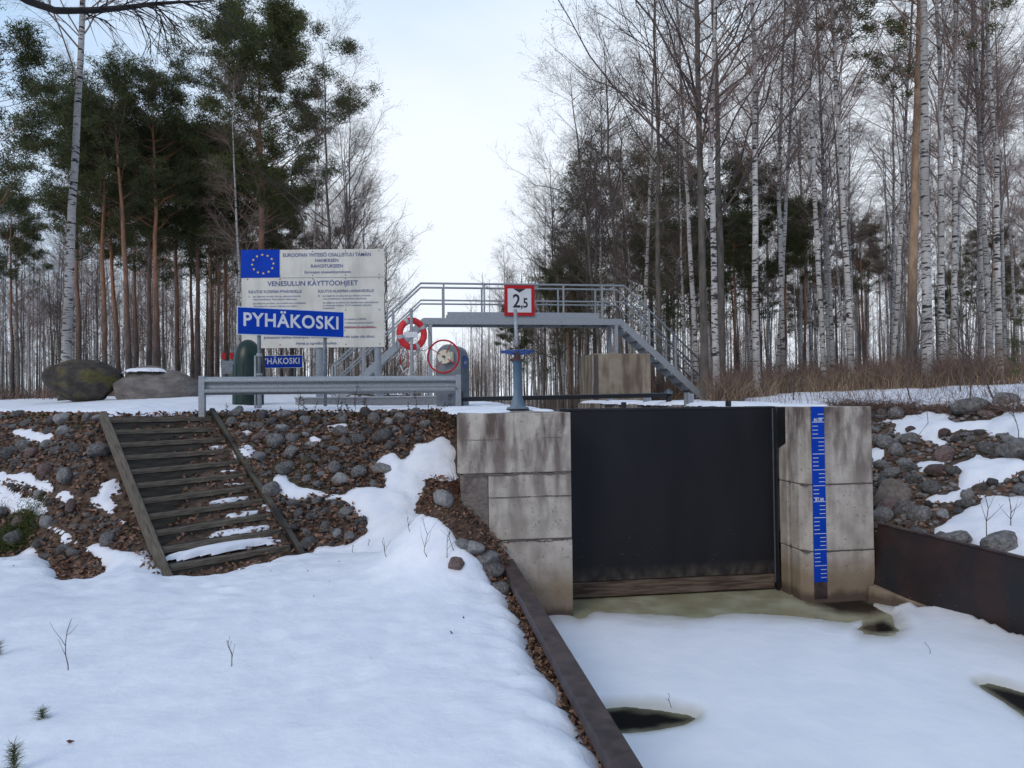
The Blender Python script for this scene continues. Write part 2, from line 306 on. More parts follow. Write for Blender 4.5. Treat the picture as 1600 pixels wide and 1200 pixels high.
# ------------------------------------------------------------------ object helpers
def link(name, me, m, parent=None, loc=(0, 0, 0)):
    o = bpy.data.objects.new(name, me); COL.objects.link(o)
    if m is not None and not me.materials: me.materials.append(m)
    if parent: o.parent = parent
    o.location = loc; return o
def tag(o, label=None, cat=None, group=None, kind=None):
    if label: o['label'] = label
    if cat: o['category'] = cat
    if group: o['group'] = group
    if kind: o['kind'] = kind
    return o
def thing(name, loc, label, cat, group=None):
    o = bpy.data.objects.new(name, None); COL.objects.link(o); o.empty_display_size = .2; o.location = loc; return tag(o, label, cat, group)
class MB:
    def __init__(s, T=None): s.v = []; s.f = []; s.T = T
    def add(s, vs, fs):
        n = len(s.v); s.v += [tuple(s.T(*v)) if s.T else tuple(v) for v in vs]; s.f += [[i + n for i in f] for f in fs]; return s
    def box(s, x0, x1, y0, y1, z0, z1):
        return s.add([(x0, y0, z0), (x1, y0, z0), (x1, y1, z0), (x0, y1, z0), (x0, y0, z1), (x1, y0, z1), (x1, y1, z1), (x0, y1, z1)],
                     [(0, 3, 2, 1), (4, 5, 6, 7), (0, 1, 5, 4), (1, 2, 6, 5), (2, 3, 7, 6), (3, 0, 4, 7)])
    def hexa(s, p): return s.add(p, [(0, 3, 2, 1), (4, 5, 6, 7), (0, 1, 5, 4), (1, 2, 6, 5), (2, 3, 7, 6), (3, 0, 4, 7)])
    def prism(s, plan, z0, z1):
        n = len(plan); return s.add([(x, y, z0) for x, y in plan] + [(x, y, z1) for x, y in plan], [list(range(n))[::-1], list(range(n, 2 * n))] + [(i, (i + 1) % n, n + (i + 1) % n, n + i) for i in range(n)])
    def bar(s, p, q, w, h, up=(0, 0, 1)):
        p, q = Vector(p), Vector(q); d = (q - p).normalized(); upv = Vector(up)
        x = d.cross(upv).normalized() * w / 2; u = x.cross(d).normalized() * h / 2
        return s.add([p - x - u, p + x - u, q + x - u, q - x - u, p - x + u, p + x + u, q + x + u, q - x + u], [(0, 1, 2, 3), (7, 6, 5, 4), (0, 4, 5, 1), (1, 5, 6, 2), (2, 6, 7, 3), (3, 7, 4, 0)])
    def tube(s, pts, r, n=10, closed=False):
        pts = [Vector(p) for p in pts]; K = len(pts); rr = r if isinstance(r, (list, tuple)) else [r] * K; vs, fs = [], []; ref = None
        for i, p in enumerate(pts):
            a = pts[(i - 1) % K] if closed or i else p; b = pts[(i + 1) % K] if closed or i < K - 1 else p
            d = (b - a).normalized()
            if ref is None: ref = Vector((0, 0, 1)) if abs(d.z) < .9 else Vector((1, 0, 0))
            x = d.cross(ref).normalized(); ref = x.cross(d).normalized()
            for k in range(n):
                t = 2 * math.pi * k / n; vs.append(p + (x * math.cos(t) + ref * math.sin(t)) * rr[i])
        for i in range(K if closed else K - 1):
            for k in range(n): j = (i + 1) % K; fs.append((i * n + k, i * n + (k + 1) % n, j * n + (k + 1) % n, j * n + k))
        if not closed: fs += [list(range(n))[::-1], [(K - 1) * n + k for k in range(n)]]
        return s.add(vs, fs)
    def build(s, name, m, parent=None, smooth=False, bevel=0):
        o0 = parent.location if parent else Vector((0, 0, 0))
        me = bpy.data.meshes.new(name); me.from_pydata([(v[0] - o0.x, v[1] - o0.y, v[2] - o0.z) for v in s.v], [], s.f); me.validate()
        if smooth:
            me.polygons.foreach_set('use_smooth', [len(p.vertices) < 6 for p in me.polygons])
        o = link(name, me, M[m], parent)
        if bevel:
            b = o.modifiers.new('bevel', 'BEVEL'); b.width = bevel; b.segments = 2; b.limit_method = 'ANGLE'
        return o
def lathe(prof, c, n=24):
    vs, fs = [], []
    for r, z in prof:
        for k in range(n): t = 2 * math.pi * k / n; vs.append((c[0] + r * math.cos(t), c[1] + r * math.sin(t), c[2] + z))
    for i in range(len(prof) - 1):
        for k in range(n): fs.append((i * n + k, i * n + (k + 1) % n, (i + 1) * n + (k + 1) % n, (i + 1) * n + k))
    fs += [list(range(n))[::-1], [(len(prof) - 1) * n + k for k in range(n)]]
    b = MB(); b.add(vs, fs); return b
def npmesh(name, V, Fq, smooth=True):
    me = bpy.data.meshes.new(name); n = len(V); k = Fq.shape[1]; nf = len(Fq)
    me.vertices.add(n); me.vertices.foreach_set('co', np.asarray(V, np.float32).ravel())
    me.loops.add(nf * k); me.loops.foreach_set('vertex_index', Fq.astype(np.int32).ravel())
    me.polygons.add(nf); me.polygons.foreach_set('loop_start', np.arange(0, nf * k, k, dtype=np.int32)); me.polygons.foreach_set('loop_total', np.full(nf, k, np.int32))
    if smooth: me.polygons.foreach_set('use_smooth', np.ones(nf, bool))
    me.update(calc_edges=True); return me
def grid_faces(nx, ny):
    i, j = np.meshgrid(np.arange(nx - 1), np.arange(ny - 1), indexing='ij'); q = (i * ny + j).ravel(); return np.stack([q, q + ny, q + ny + 1, q + 1], 1)
def sheet(name, m, xs, ys, zf, keep=None):
    X, Y = np.meshgrid(xs, ys, indexing='ij'); Z, T = zf(X, Y); Fq = grid_faces(len(xs), len(ys))
    if T is not None:
        t = T.ravel()[Fq].max(1); Fq = Fq[t > 0]
    V = np.stack([X.ravel(), Y.ravel(), Z.ravel()], 1)
    used = np.unique(Fq); re = np.zeros(len(V), np.int64); re[used] = np.arange(len(used))
    return link(name, npmesh(name, V[used], re[Fq]), M[m])
# ------------------------------------------------------------------ ground, snow, ice, water
def axis(lo, f0, f1, hi, d):
    c = [f1]; s = d
    while c[-1] < hi: s *= 1.12; c.append(c[-1] + s)
    e = [f0]; s = d
    while e[-1] > lo: s *= 1.12; e.append(e[-1] - s)
    return np.array(e[::-1][:-1] + list(np.arange(f0, f1, d)) + c)
XS, YS = axis(-420, -11.5, 10.5, 420, .055), axis(-30, 3.2, 15.5, 650, .055)
def ground_f(X, Y):
    Z = gz(X, Y); n = (fbm(X * 3, Y * 3, 31) - .5) * .07 + (fbm(X * 11, Y * 11, 41, 2) - .5) * .03
    return Z + n * np.clip(12 - np.hypot(X, Y - 10), 0, 1), None
tag(sheet('ground', 'soil', XS, YS, ground_f), kind='structure')
SNOW_L = [
 [(-900, 900), (-300, 868), (0, 868), (40, 858), (60, 856), (80, 885), (95, 905), (135, 907), (160, 895), (150, 878), (120, 855), (95, 843), (66, 828), (75, 818), (100, 825), (135, 850), (160, 845), (175, 855), (205, 860), (228, 864), (245, 885), (256, 898), (285, 899), (310, 905), (345, 898), (370, 888), (400, 880), (450, 866), (480, 862), (505, 850), (545, 846), (567, 832), (566, 815), (552, 795), (530, 783), (500, 778), (470, 782), (450, 786), (440, 775), (424, 768), (425, 740), (450, 738), (452, 755), (490, 763), (535, 772), (557, 760), (600, 757), (633, 767), (650, 782), (656, 800), (687, 811), (706, 825), (714, 840), (735, 856), (757, 884), (757, 891), (771, 906), (768, 914), (789, 934), (811, 954), (830, 975), (834, 1007), (842, 1032), (856, 1055), (878, 1075), (899, 1098), (920, 1123), (943, 1166), (962, 1200), (1028, 1330), (1300, 2200), (-1500, 2200)],
 [(577, 733), (590, 717), (617, 705), (630, 717), (647, 693), (693, 678), (707, 693), (713, 707), (715, 745), (672, 752), (664, 765), (656, 790), (600, 765), (593, 747), (600, 740), (593, 733)],
 [(375, 673), (385, 669), (398, 672), (394, 681), (378, 680)], [(356, 703), (372, 700), (388, 694), (398, 704), (392, 716), (376, 718), (362, 712)],
 [(478, 684), (490, 679), (507, 684), (506, 695), (494, 699), (484, 692)], [(511, 665), (543, 661), (543, 670), (514, 672)], [(408, 790), (420, 788), (437, 798), (436, 804), (418, 804)],
 [(16, 672), (40, 668), (62, 672), (84, 680), (84, 688), (66, 694), (45, 694), (32, 687), (20, 684)], [(124, 700), (138, 697), (147, 703), (140, 708), (126, 707)],
 [(-10, 740), (18, 738), (39, 735), (60, 749), (75, 752), (87, 767), (114, 764), (121, 770), (114, 776), (117, 788), (102, 794), (90, 781), (70, 771), (40, 759), (15, 757), (-10, 757)],
 [(-300, 735), (-10, 752), (5, 755), (20, 768), (40, 776), (58, 780), (78, 798), (82, 805), (60, 807), (30, 804), (0, 803), (-300, 800)],
 [(132, 782), (150, 772), (158, 750), (180, 745), (186, 750), (183, 757), (198, 766), (190, 773), (175, 777), (191, 790), (189, 797), (174, 794), (201, 812), (204, 822), (190, 826), (176, 813), (163, 802), (145, 793)],
 [(160, 818), (172, 817), (178, 826), (164, 826)]]
SNOW_R = [
 [(1355, 660), (1387, 656), (1398, 662), (1395, 677), (1410, 680), (1424, 685), (1445, 684), (1466, 696), (1480, 689), (1471, 685), (1489, 682), (1503, 677), (1517, 675), (1536, 677), (1543, 686), (1550, 684), (1573, 684), (1587, 698), (1620, 700), (1750, 700), (1750, 640), (1600, 640), (1585, 637), (1557, 636), (1566, 647), (1550, 656), (1492, 656), (1478, 644), (1466, 647), (1450, 641), (1436, 649), (1417, 649), (1410, 656)],
 [(1419, 731), (1433, 721), (1452, 717), (1471, 724), (1489, 722), (1508, 717), (1527, 708), (1541, 714), (1573, 714), (1600, 721), (1750, 725), (1750, 745), (1600, 740), (1585, 742), (1571, 752), (1550, 754), (1538, 753), (1517, 763), (1503, 785), (1480, 790), (1446, 786), (1446, 778), (1480, 768), (1500, 762), (1499, 740), (1489, 735), (1471, 733), (1457, 740), (1438, 740)],
 [(1450, 822), (1471, 817), (1503, 798), (1513, 787), (1527, 784), (1524, 773), (1541, 770), (1573, 773), (1600, 774), (1780, 775), (1800, 960), (1600, 885), (1550, 870), (1471, 845)],
 [(1360, 700), (1372, 697), (1384, 703), (1382, 712), (1360, 712)], [(1360, 714), (1376, 714), (1383, 722), (1378, 729), (1360, 727)]]
def smask(X, Y, Z):
    px, py, d = proj(X, Y, Z); m = d / F
    wob = (fbm(X * 4, Y * 4, 51, 4) - .5) * .16
    a, b = invL(X, Y)
    S = np.full(X.shape, -9.)
    near = (d > 1) & (Y < 16)
    for P in SNOW_L: S = np.where(near & (a < -.02), np.maximum(S, sdist(px, py, P) * m), S)
    for P in SNOW_R: S = np.where(near & (a > 3.4), np.maximum(S, sdist(px, py, P) * m), S)
    behind = (Y < 3.2) & ((X < .4) | (X > 7.2)); S = np.where(behind, 1., S)
    left = (X < -14) & (Y < 15); S = np.where(left, .6 * (fbm(X * .4, Y * .4, 71) - .35), S)
    upl = inpoly(X, Y, UP_L); dl = pdist(X, Y, CRE_L); upr = inpoly(X, Y, UP_R); dr = pdist(X, Y, CRE_R)
    far = np.clip((Y - 20) / 8, 0, 1)
    pat = fbm(X * .35, Y * .35, 81, 4)
    S = np.where(upl & (a < 0), np.minimum(dl - .12, .6) - far * 1.3 * (1 - pat) - .7 * np.clip(.45 - pat, 0, 1) * (dl < 3), S)
    far = np.clip((Y - 17.5) / 5, 0, 1)
    S = np.where(upr & (a > 3.2), np.minimum(dr - .45, .6) - far * 1.3 * (1 - pat), S)
    S = np.where((b > 14) & (a > -3) & (a < 5.5), .5 - far * .9 * (1 - pat), S)
    xl = -.08 + (8.4 - Y) * .1402
    S = np.where((a < 0) & (Y < 8.9), np.minimum(S, xl - .10 - X), S)
    return S + wob * (S < 1.5)
def snow_f(X, Y):
    Z = gz(X, Y); S = smask(X, Y, Z); flat = (Y < 9.3) & (X < 1)
    tm = np.where(flat, .17, .105)
    T = np.where(S > 0, tm * (1 - np.exp(-S / .13)) * (1 + (fbm(X * 6, Y * 6, 99, 3) - .5) * np.exp(-np.clip(S, 0, 9) / .35)), S * .9)
    und = (fbm(X * 1.2, Y * 1.2, 91, 4) - .5) * .055 + (fbm(X * 5, Y * 5, 95, 2) - .5) * .015
    dent = 0 * X; r_ = np.random.RandomState(8); fx, fy = -1.55, 8.2
    for k in range(26):
        fx += r_.uniform(-.10, .20) if k < 13 else r_.uniform(-.25, .05); fy -= .30 if k < 13 else -.24
        sx_ = .10 * (1 if k % 2 else -1); dd_ = np.exp(-(((X - fx - sx_) / .085) ** 2 + ((Y - fy) / .15) ** 2)); dent = dent - .03 * dd_ * r_.uniform(.4, 1.2) + .008 * np.exp(-(((X - fx - sx_) / .16) ** 2 + ((Y - fy + .05) / .22) ** 2))
    und = und + np.where(flat, dent + (fbm(X * 1.2, Y * 4.5, 97, 3) - .5) * .014, 0)
    return Z + T + np.where(S > 0, und * np.clip(S / .3, 0, 1), 0) - .012, T + .05
tag(sheet('snow', 'snow', XS, YS, snow_f), kind='structure')
# water, ice and the snow lying on it, in the lower canal
def quad_sheet(name, m, x0, x1, y0, y1, z, kind='structure'):
    b = MB(); b.add([(x0, y0, z), (x1, y0, z), (x1, y1, z), (x0, y1, z)], [(0, 1, 2, 3)]); return tag(b.build(name, m), kind=kind)
CX, CY = np.concatenate([np.arange(-.3, 4.5, .028), np.arange(4.5, 8.2, .04)]), np.concatenate([np.arange(-3, 3, .1), np.arange(3, 9.7, .028)])
def canal_clip(X, Y): return (X > -.12 + (8.4 - Y) * .1402) & (X < np.interp(Y, [-4, 2.2, 7.35, 9.1, 9.8], [9.3, 7.1, 5.47, 4.6, 4.3]) + .1)
HOLE1 = [(940, 1108), (975, 1104), (1030, 1110), (1075, 1118), (1088, 1124), (1070, 1133), (1030, 1141), (985, 1146), (960, 1146)]
HOLE2 = [(1528, 1071), (1545, 1068), (1570, 1074), (1600, 1083), (1680, 1098), (1680, 1150), (1600, 1120), (1570, 1098), (1545, 1083)]
HOLE3 = [(1340, 984), (1352, 975), (1380, 970), (1392, 976), (1402, 986), (1385, 991), (1360, 990)]
HOLE4 = [(1262, 940), (1300, 936), (1346, 934), (1368, 940), (1382, 958), (1360, 962), (1310, 957)]
def ice_f(X, Y): return 0 * X, np.where(canal_clip(X, Y), 1., -1.)
def melt_f(X, Y):
    px, py, d = proj(X, Y, 0 * X); m = d / F * 1.6; S = np.full(X.shape, -1.)
    for P, w_ in ((HOLE1, .13), (HOLE2, .13), (HOLE3, .10), (HOLE4, .16)): S = np.maximum(S, np.clip((sdist(px, py, P) * m + (fbm(X * 6, Y * 6, 15) - .5) * .08) / w_ + .5, 0, 1))
    return S
def slush_f(X, Y):
    px, py, d = proj(X, Y, 0 * X); S = sdist(px, py, ICE_SNOW) * d / F * 1.6
    for P in (HOLE1, HOLE2, HOLE3): S = np.minimum(S, -sdist(px, py, P) * d / F * 1.6 * 2.2)
    return np.clip(1 - (S + (fbm(X * 2.5, Y * 2.5, 16, 4) - .5) * .25) / .28, 0, 1) + .25 * np.clip(fbm(X * .7, Y * .7, 18) - .5, 0, 1) * 2
def attr(o, name, f):
    me = o.data; co = np.empty(len(me.vertices) * 3, np.float32); me.vertices.foreach_get('co', co); co = co.reshape(-1, 3).astype(float)
    a_ = me.attributes.new(name, 'FLOAT', 'POINT'); a_.data.foreach_set('value', f(co[:, 0], co[:, 1]).astype(np.float32))
ICE_SNOW = [(835, 972), (862, 962), (880, 960), (905, 965), (928, 955), (960, 957), (1010, 961), (1060, 965), (1100, 963), (1160, 960), (1250, 966), (1320, 974), (1345, 972), (1350, 992), (1395, 993), (1404, 985), (1388, 962), (1366, 946), (1420, 948), (1470, 955), (1520, 970), (1560, 982), (1640, 1010), (3200, 1300), (3200, 4000), (-2000, 4000)]
def isnow_f(X, Y):
    px, py, d = proj(X, Y, 0 * X); m = d / F * 1.6; S = np.where(Y < 2.2, 1, sdist(px, py, ICE_SNOW) * m)
    S = np.minimum(S, (np.interp(Y, [-4, 2.2, 7.35, 9.1, 9.8], [9.3, 7.05, 5.42, 4.5, 4.2]) - X + .05) + .35)
    S = S + (fbm(X * 2.2, Y * 3, 12, 4) - .5) * .16
    for P in (HOLE1, HOLE2, HOLE3): S = np.minimum(S, -sdist(px, py, P) * m * 1.5 + (fbm(X * 9, Y * 9, 14) - .5) * .03)
    S = np.where(canal_clip(X, Y), S, -1)
    # softly thinning towards the wet ice
    side = np.interp(Y, [2.2, 7.35, 9.1], [7.05, 5.42, 4.5]) - X
    T = np.where(S > 0, .075 * (1 - np.exp(-S / .22)), S * 1.5) + .12 * np.exp(-np.clip(side, 0, 9) / .3) * (S > .1)
    return T + (fbm(X * .9, Y * .9, 13) - .5) * .035 * np.clip(S / .3, 0, 1) + .002, S + .08
sheet_i = sheet('ice', 'ice', CX, CY, ice_f); tag(sheet_i, kind='structure'); attr(sheet_i, 'melt', melt_f)
o = sheet('snow_on_ice', 'slush_snow', CX, CY, isnow_f); tag(o, kind='structure'); attr(o, 'slush', slush_f)
# ------------------------------------------------------------------ concrete piers
zt = 2.43
root = thing('concrete_pier', L(-.7, 0, -.5), 'stained grey concrete pier left of the black lock gate', 'pier')
b = MB(L); b.prism([(-1.36, .08), (-1.30, .0), (0, 0), (0, .45), (-.12, .45), (-.12, .60), (0, .60), (0, 4.2), (-1.09, 4.2)], 1.72, zt)
b.build('upper_lift', 'concrete', root, bevel=.012)
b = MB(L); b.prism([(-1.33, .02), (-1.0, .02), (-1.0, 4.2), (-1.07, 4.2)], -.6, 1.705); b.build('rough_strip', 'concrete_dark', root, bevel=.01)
b = MB(L); b.prism([(-.998, .004), (0, .004), (0, .45), (-.12, .45), (-.12, .60), (0, .60), (0, 4.2), (-.998, 4.2)], .93, 1.705); b.build('middle_lift', 'concrete', root, bevel=.012)
b = MB(L); b.prism([(-.998, -.003), (.003, -.003), (.003, .45), (-.12, .45), (-.12, .60), (0, .60), (0, 4.2), (-.998, 4.2)], -.6, .915); b.build('lower_lift', 'concrete', root, bevel=.012)
def crack(a0, a1, z, amp, th, b_, parent, n=46, seed=0):
    r = np.random.RandomState(seed); xs = np.linspace(a0, a1, n); zz = z + np.cumsum(r.randn(n)) * amp * .3; zz -= np.linspace(zz[0] - z, zz[-1] - z, n); tt = th * (.4 + r.rand(n) * 1.3); vs = []
    for x_, z_, t_ in zip(xs, zz, tt): vs += [(x_, b_, z_ - t_ / 2), (x_, b_, z_ + t_ / 2)]
    m = MB(L); m.add(vs, [(2 * i_, 2 * i_ + 2, 2 * i_ + 3, 2 * i_ + 1) for i_ in range(n - 1)]); return m.build('joint', 'joint', parent)
crack(-1.30, -.005, 1.712, .016, .022, -.0045, root, seed=1); crack(-.995, -.005, .923, .014, .018, -.0065, root, seed=2); crack(-.995, -.005, 1.433, .003, .010, -.0045, root, seed=3)
crack(-1.27, -.85, 2.12, .006, .005, -.0045, root, 20, 4); crack(-.35, -.12, 2.13, .004, .004, -.0045, root, 14, 5)
b = MB(L); b.box(-1.29, -.01, .022, .4, 1.70, 1.722); b.build('joint', 'joint', root)
b = MB(L); b.box(-.99, -.008, .018, .3, .91, .935); b.build('joint', 'joint', root)
root = thing('concrete_pier', L(3.4, 0, -.5), 'pale concrete pier with the blue water gauge, right of the black gate', 'pier')
plan = [(3.93, 0), (3.08, 0), (2.99, .14), (2.99, .34), (3.05, .34), (3.05, .40), (2.98, .40), (2.98, .60), (3.12, .60), (3.12, .76), (2.96, .76), (2.96, 12.2), (3.5, 12.2), (3.5, 1.5), (3.93, 1.4)][::-1]
for i, (z0, z1) in enumerate(((-.6, .63), (.64, 1.47), (1.48, 2.455))):
    b = MB(L); b.prism([(x + (.004 if i == 0 else 0), y) for x, y in plan], z0, z1); b.build('lift', 'concrete', root, bevel=.012)
crack(3.09, 3.925, .637, .008, .012, -.0045, root, 30, 6); crack(3.09, 3.925, 1.475, .004, .014, -.0045, root, 30, 7)
b = MB(L); b.box(3.0, 3.92, .02, 1, .625, .645); b.build('joint', 'joint', root)
b = MB(L); b.box(3.0, 3.92, .02, 1, 1.465, 1.485); b.build('joint', 'joint', root)
b = MB(L); b.hexa([(2.972, .41, 1.98), (2.979, .41, 1.98), (2.979, .60, 1.90), (2.972, .60, 1.90), (2.972, .41, 2.452), (2.979, .41, 2.452), (2.979, .60, 2.452), (2.972, .60, 2.452)]); b.build('tar_stain', 'inkblack', root)
# ------------------------------------------------------------------ gate
root = thing('lock_gate', L(1.5, .67, 0), 'large flat black steel lock gate between the two concrete piers', 'gate')
b = MB(L); b.box(.01, 2.93, .665, .80, .222, 2.435); b.build('gate_leaf', 'gate', root, bevel=.006)
b = MB(L); b.box(.012, 2.922, .645, .82, .02, .214); b.build('sill_timber', 'timber', root, bevel=.015)
b = MB(L); b.box(2.925, 2.936, .645, .663, .1, 2.44); b.build('seal_strip', 'galv_dark', root)
b = MB(L); b.box(.0, 2.97, .655, .83, 2.438, 2.462); b.build('top_flange', 'black', root)
for a_ in (.86, 2.32):
    b = MB(L); b.box(a_, a_ + .05, .7, .78, 2.465, 2.54); b.build('lug', 'black', root, bevel=.004)
b = MB(L); b.box(2.938, 2.962, .60, .66, -.2, 2.45); b.build('rubber_seal', 'inkblack', root)
# ------------------------------------------------------------------ water gauge
def text_mesh(body, size, bold=0., sx=1., align='CENTER', space=1.0):
    c = bpy.data.curves.new('t', 'FONT'); c.body = body; c.size = size; c.offset = bold; c.align_x = align; c.align_y = 'CENTER'; c.space_character = space; c.space_line = 1.0; c.resolution_u = 4
    o = bpy.data.objects.new('t', c); me = bpy.data.meshes.new_from_object(o); bpy.data.objects.remove(o)
    if sx != 1: me.transform(Matrix.Diagonal((sx, 1, 1, 1)))
    return me
def put_text(name, body, size, m, parent, pos, right, up=(0, 0, 1), **k):
    me = text_mesh(body, size, **k); r = Vector(right).normalized(); u = Vector(up).normalized(); n = r.cross(u)
    mt = Matrix((r, u, n)).transposed().to_4x4(); me.transform(mt); me.materials.clear()
    return link(name, me, M[m], parent, Vector(pos) - parent.location)
U3 = Vector((UX, UY, 0)); V3 = Vector((-UY, UX, 0))
g0, g1 = 3.095, 3.268
root = thing('water_level_gauge', L(3.18, -.01, 0), 'tall blue staff gauge marked 82.00 and 81.00 on the right pier', 'water gauge')
b = MB(L); b.box(g0, g1, -.012, -.004, .26, 2.46); b.build('scale_plate', 'signblue', root)
b = MB(L); b.box(g0, g1, -.010, -.004, .05, .258); b.build('silted_plate', 'rust_cap', root)
b = MB(L); z82 = 2.265
for k in range(-2, 41):
    z = z82 - k * .05
    if z > 2.44 or z < .28: continue
    if k % 4 == 0: a0, a1 = g0 + .008, g1 - .004
    elif (k // 4) % 2 == 0: a0, a1 = g0 + .010, g0 + .085
    else: a0, a1 = g1 - .085, g1 - .008
    b.box(a0, a1, -.0145, -.0125, z - .0035, z + .0035)
b.build('tick_marks', 'white', root)
for s_, z in (('82.00', z82 + .026), ('81.00', z82 - 1 + .026)): put_text('numerals', s_, .052, 'white', root, L(g0 + .088, -.0145, z), U3, bold=.0012)
# ------------------------------------------------------------------ sheet pile walls
root = thing('sheet_pile_wall', (.2, 6, .6), 'low sheet pile wall with brown steel cap running down the left canal edge', 'retaining wall')
P0, P1 = Vector((-.09, 8.38, 0)), Vector((1.35, -1.9, 0)); dd = (P1 - P0).normalized()
b = MB(); b.bar(P0 + Vector((.0, 0, .66)), P1 + Vector((.0, 0, .66)), .155, .10); b.build('cap_beam', 'rust_cap', root, bevel=.008)
b = MB(); nx = Vector((-dd.y, dd.x, 0))
pts = []
k = 0; s = 0.0; tot = (P1 - P0).length
while s < tot:
    q = P0 + dd * s; o_ = .045 if k % 4 < 2 else -.045; pts.append(q + nx * o_ * .8); s += (.12 if k % 2 == 0 else .06); k += 1
vs = [(p.x, p.y, -.6) for p in pts] + [(p.x, p.y, .61) for p in pts]; n = len(pts)
b.add(vs, [(i, i + 1, n + i + 1, n + i) for i in range(n - 1)]); b.build('sheet_piling', 'rust', root)
root = thing('steel_wing_wall', (5.2, 8, .4), 'dark rusty steel wing wall right of the pale pier along the canal', 'retaining wall')
T = [(4.70, 9.12, .94), (5.35, 7.33, .87), (7.05, 2.2, .80), (9.4, -4, .8)]; B = [(4.50, 8.98, -.1), (5.40, 7.38, -.1), (7.08, 2.2, -.1), (9.4, -4, -.1)]
b = MB()
for i in range(3):
    for (p, q) in ((0, 1),):
        t0, t1, b0, b1 = T[i], T[i + 1], B[i], B[i + 1]; o = (.035, .01, 0)
        b.hexa([b0, b1, tuple(np.add(b1, o)), tuple(np.add(b0, o)), t0, t1, tuple(np.add(t1, o)), tuple(np.add(t0, o))])
b.build('wall_sheet', 'rust', root)
b = MB()
for i in range(3): b.bar(Vector(T[i]) + Vector((.01, 0, .01)), Vector(T[i + 1]) + Vector((.01, 0, .01)), .06, .02)
b.build('top_flange', 'rust_cap', root)
b = MB(); b.hexa([(4.44, 8.94, -.1), (5.1, 7.8, -.1), (5.3, 7.8, -.1), (4.64, 9.0, -.1), (4.47, 8.95, .20), (5.12, 7.8, .05), (5.25, 7.8, .05), (4.60, 9.0, .20)]); b.build('footing', 'concrete', root, bevel=.02)
# ------------------------------------------------------------------ timber stairs
SB, ST = Vector((-4.15, 8.55, .43)), Vector((-6.46, 11.15, 2.36)); WV = Vector((1.12, 1.24, 0)); NST = 11
sroot = thing('timber_stairs', (-5, 10, 0.4), 'dark weathered timber steps climbing the stony left bank', 'stairs')
def wobox(name, p, q, w_, h_, m, up=(0, 0, 1), parent=sroot):
    p, q = Vector(p), Vector(q); d = q - p; ln = d.length; b = MB(); b.box(0, ln, -w_ / 2, w_ / 2, -h_ / 2, h_ / 2)
    o = b.build(name, m, None, bevel=.006); x = d.normalized(); y = Vector(up).cross(x).normalized(); z = x.cross(y)
    o.matrix_world = Matrix.Translation(p) @ Matrix((x, y, z)).transposed().to_4x4(); mw = o.matrix_world.copy(); o.parent = parent; o.matrix_world = Matrix.Translation(-parent.location) @ mw; return o
runv = (ST - SB)
wobox('stringer', SB + Vector((-.02, -.03, .02)) - runv * .05, ST + Vector((-.02, 0, .04)), .09, .17, 'wood')
wobox('stringer', SB + WV + Vector((.05, .05, .05)) - runv * .03, ST + WV + Vector((.03, .03, .06)), .08, .17, 'woodwet')
wd = WV.normalized(); dn = Vector((-runv.x, -runv.y, 0)).normalized()
for i in range(-1, NST):
    p = SB + runv * ((i + .5) / NST); sk = random.uniform(-.012, .012); ex_ = random.uniform(-.03, .02)
    a = p + wd * .03; c = p + WV - wd * .02
    wobox('riser', a + Vector((0, 0, -.07 + sk)) + dn * .0, c + Vector((0, 0, -.07 - sk)) + dn * .0, .05, .14, 'woodwet')
    if i < 0: continue
    wobox('riser', a + Vector((0, 0, .042 + sk)) + dn * (.022 + ex_ * .3), c + Vector((0, 0, .042 - sk)) + dn * .022, .055, .072, 'wood')
    wobox('tread', a + Vector((0, 0, .060 + sk)) - dn * .07, c + Vector((0, 0, .060 - sk)) - dn * .07, .12, .03, 'woodwet')
def snow_blob(name, c, ex, ey, rx, ry, h, label=None, seed=0, n=26, m='snow', kindv='stuff', fall=0.0):
    """a soft ragged patch of snow lying at c, axes ex, ey"""
    us = np.linspace(-1.15, 1.15, n); U, V = np.meshgrid(us, us, indexing='ij'); r = np.hypot(U, V) + (fbm(U * 2.3 + seed * 9.1, V * 2.3 + seed, 5, 3) - .5) * .55
    t = np.clip(1 - r, -1, 1); Z = np.where(t > 0, h * (1 - np.exp(-t / .22)), t * .2) - .004
    ex, ey = Vector(ex), Vector(ey)
    X = c[0] + ex.x * U * rx + ey.x * V * ry; Y = c[1] + ex.y * U * rx + ey.y * V * ry; Z = c[2] + Z + (ex.z * U * rx + ey.z * V * ry)
    Fq = grid_faces(n, n); k = t.ravel()[Fq].max(1) > -.02; Fq = Fq[k]
    o = link(name, npmesh(name, np.stack([X.ravel(), Y.ravel(), Z.ravel()], 1), Fq), M[m]); return tag(o, kind=kindv)
for i, (f, l) in {0: (.5, .46), 1: (.70, .27), 2: (.80, .17), 3: (.76, .20), 4: (.86, .13), 5: (.88, .10), 7: (.90, .08)}.items():
    p = SB + runv * ((i + .5) / NST) + WV * f - dn * .22 + Vector((0, 0, .095 if i else .12)); snow_blob('snow_on_step', p, wd, -dn, l * 1.67, .13 if i < 3 else .08, .045 if i else .09, seed=i * 1.7)
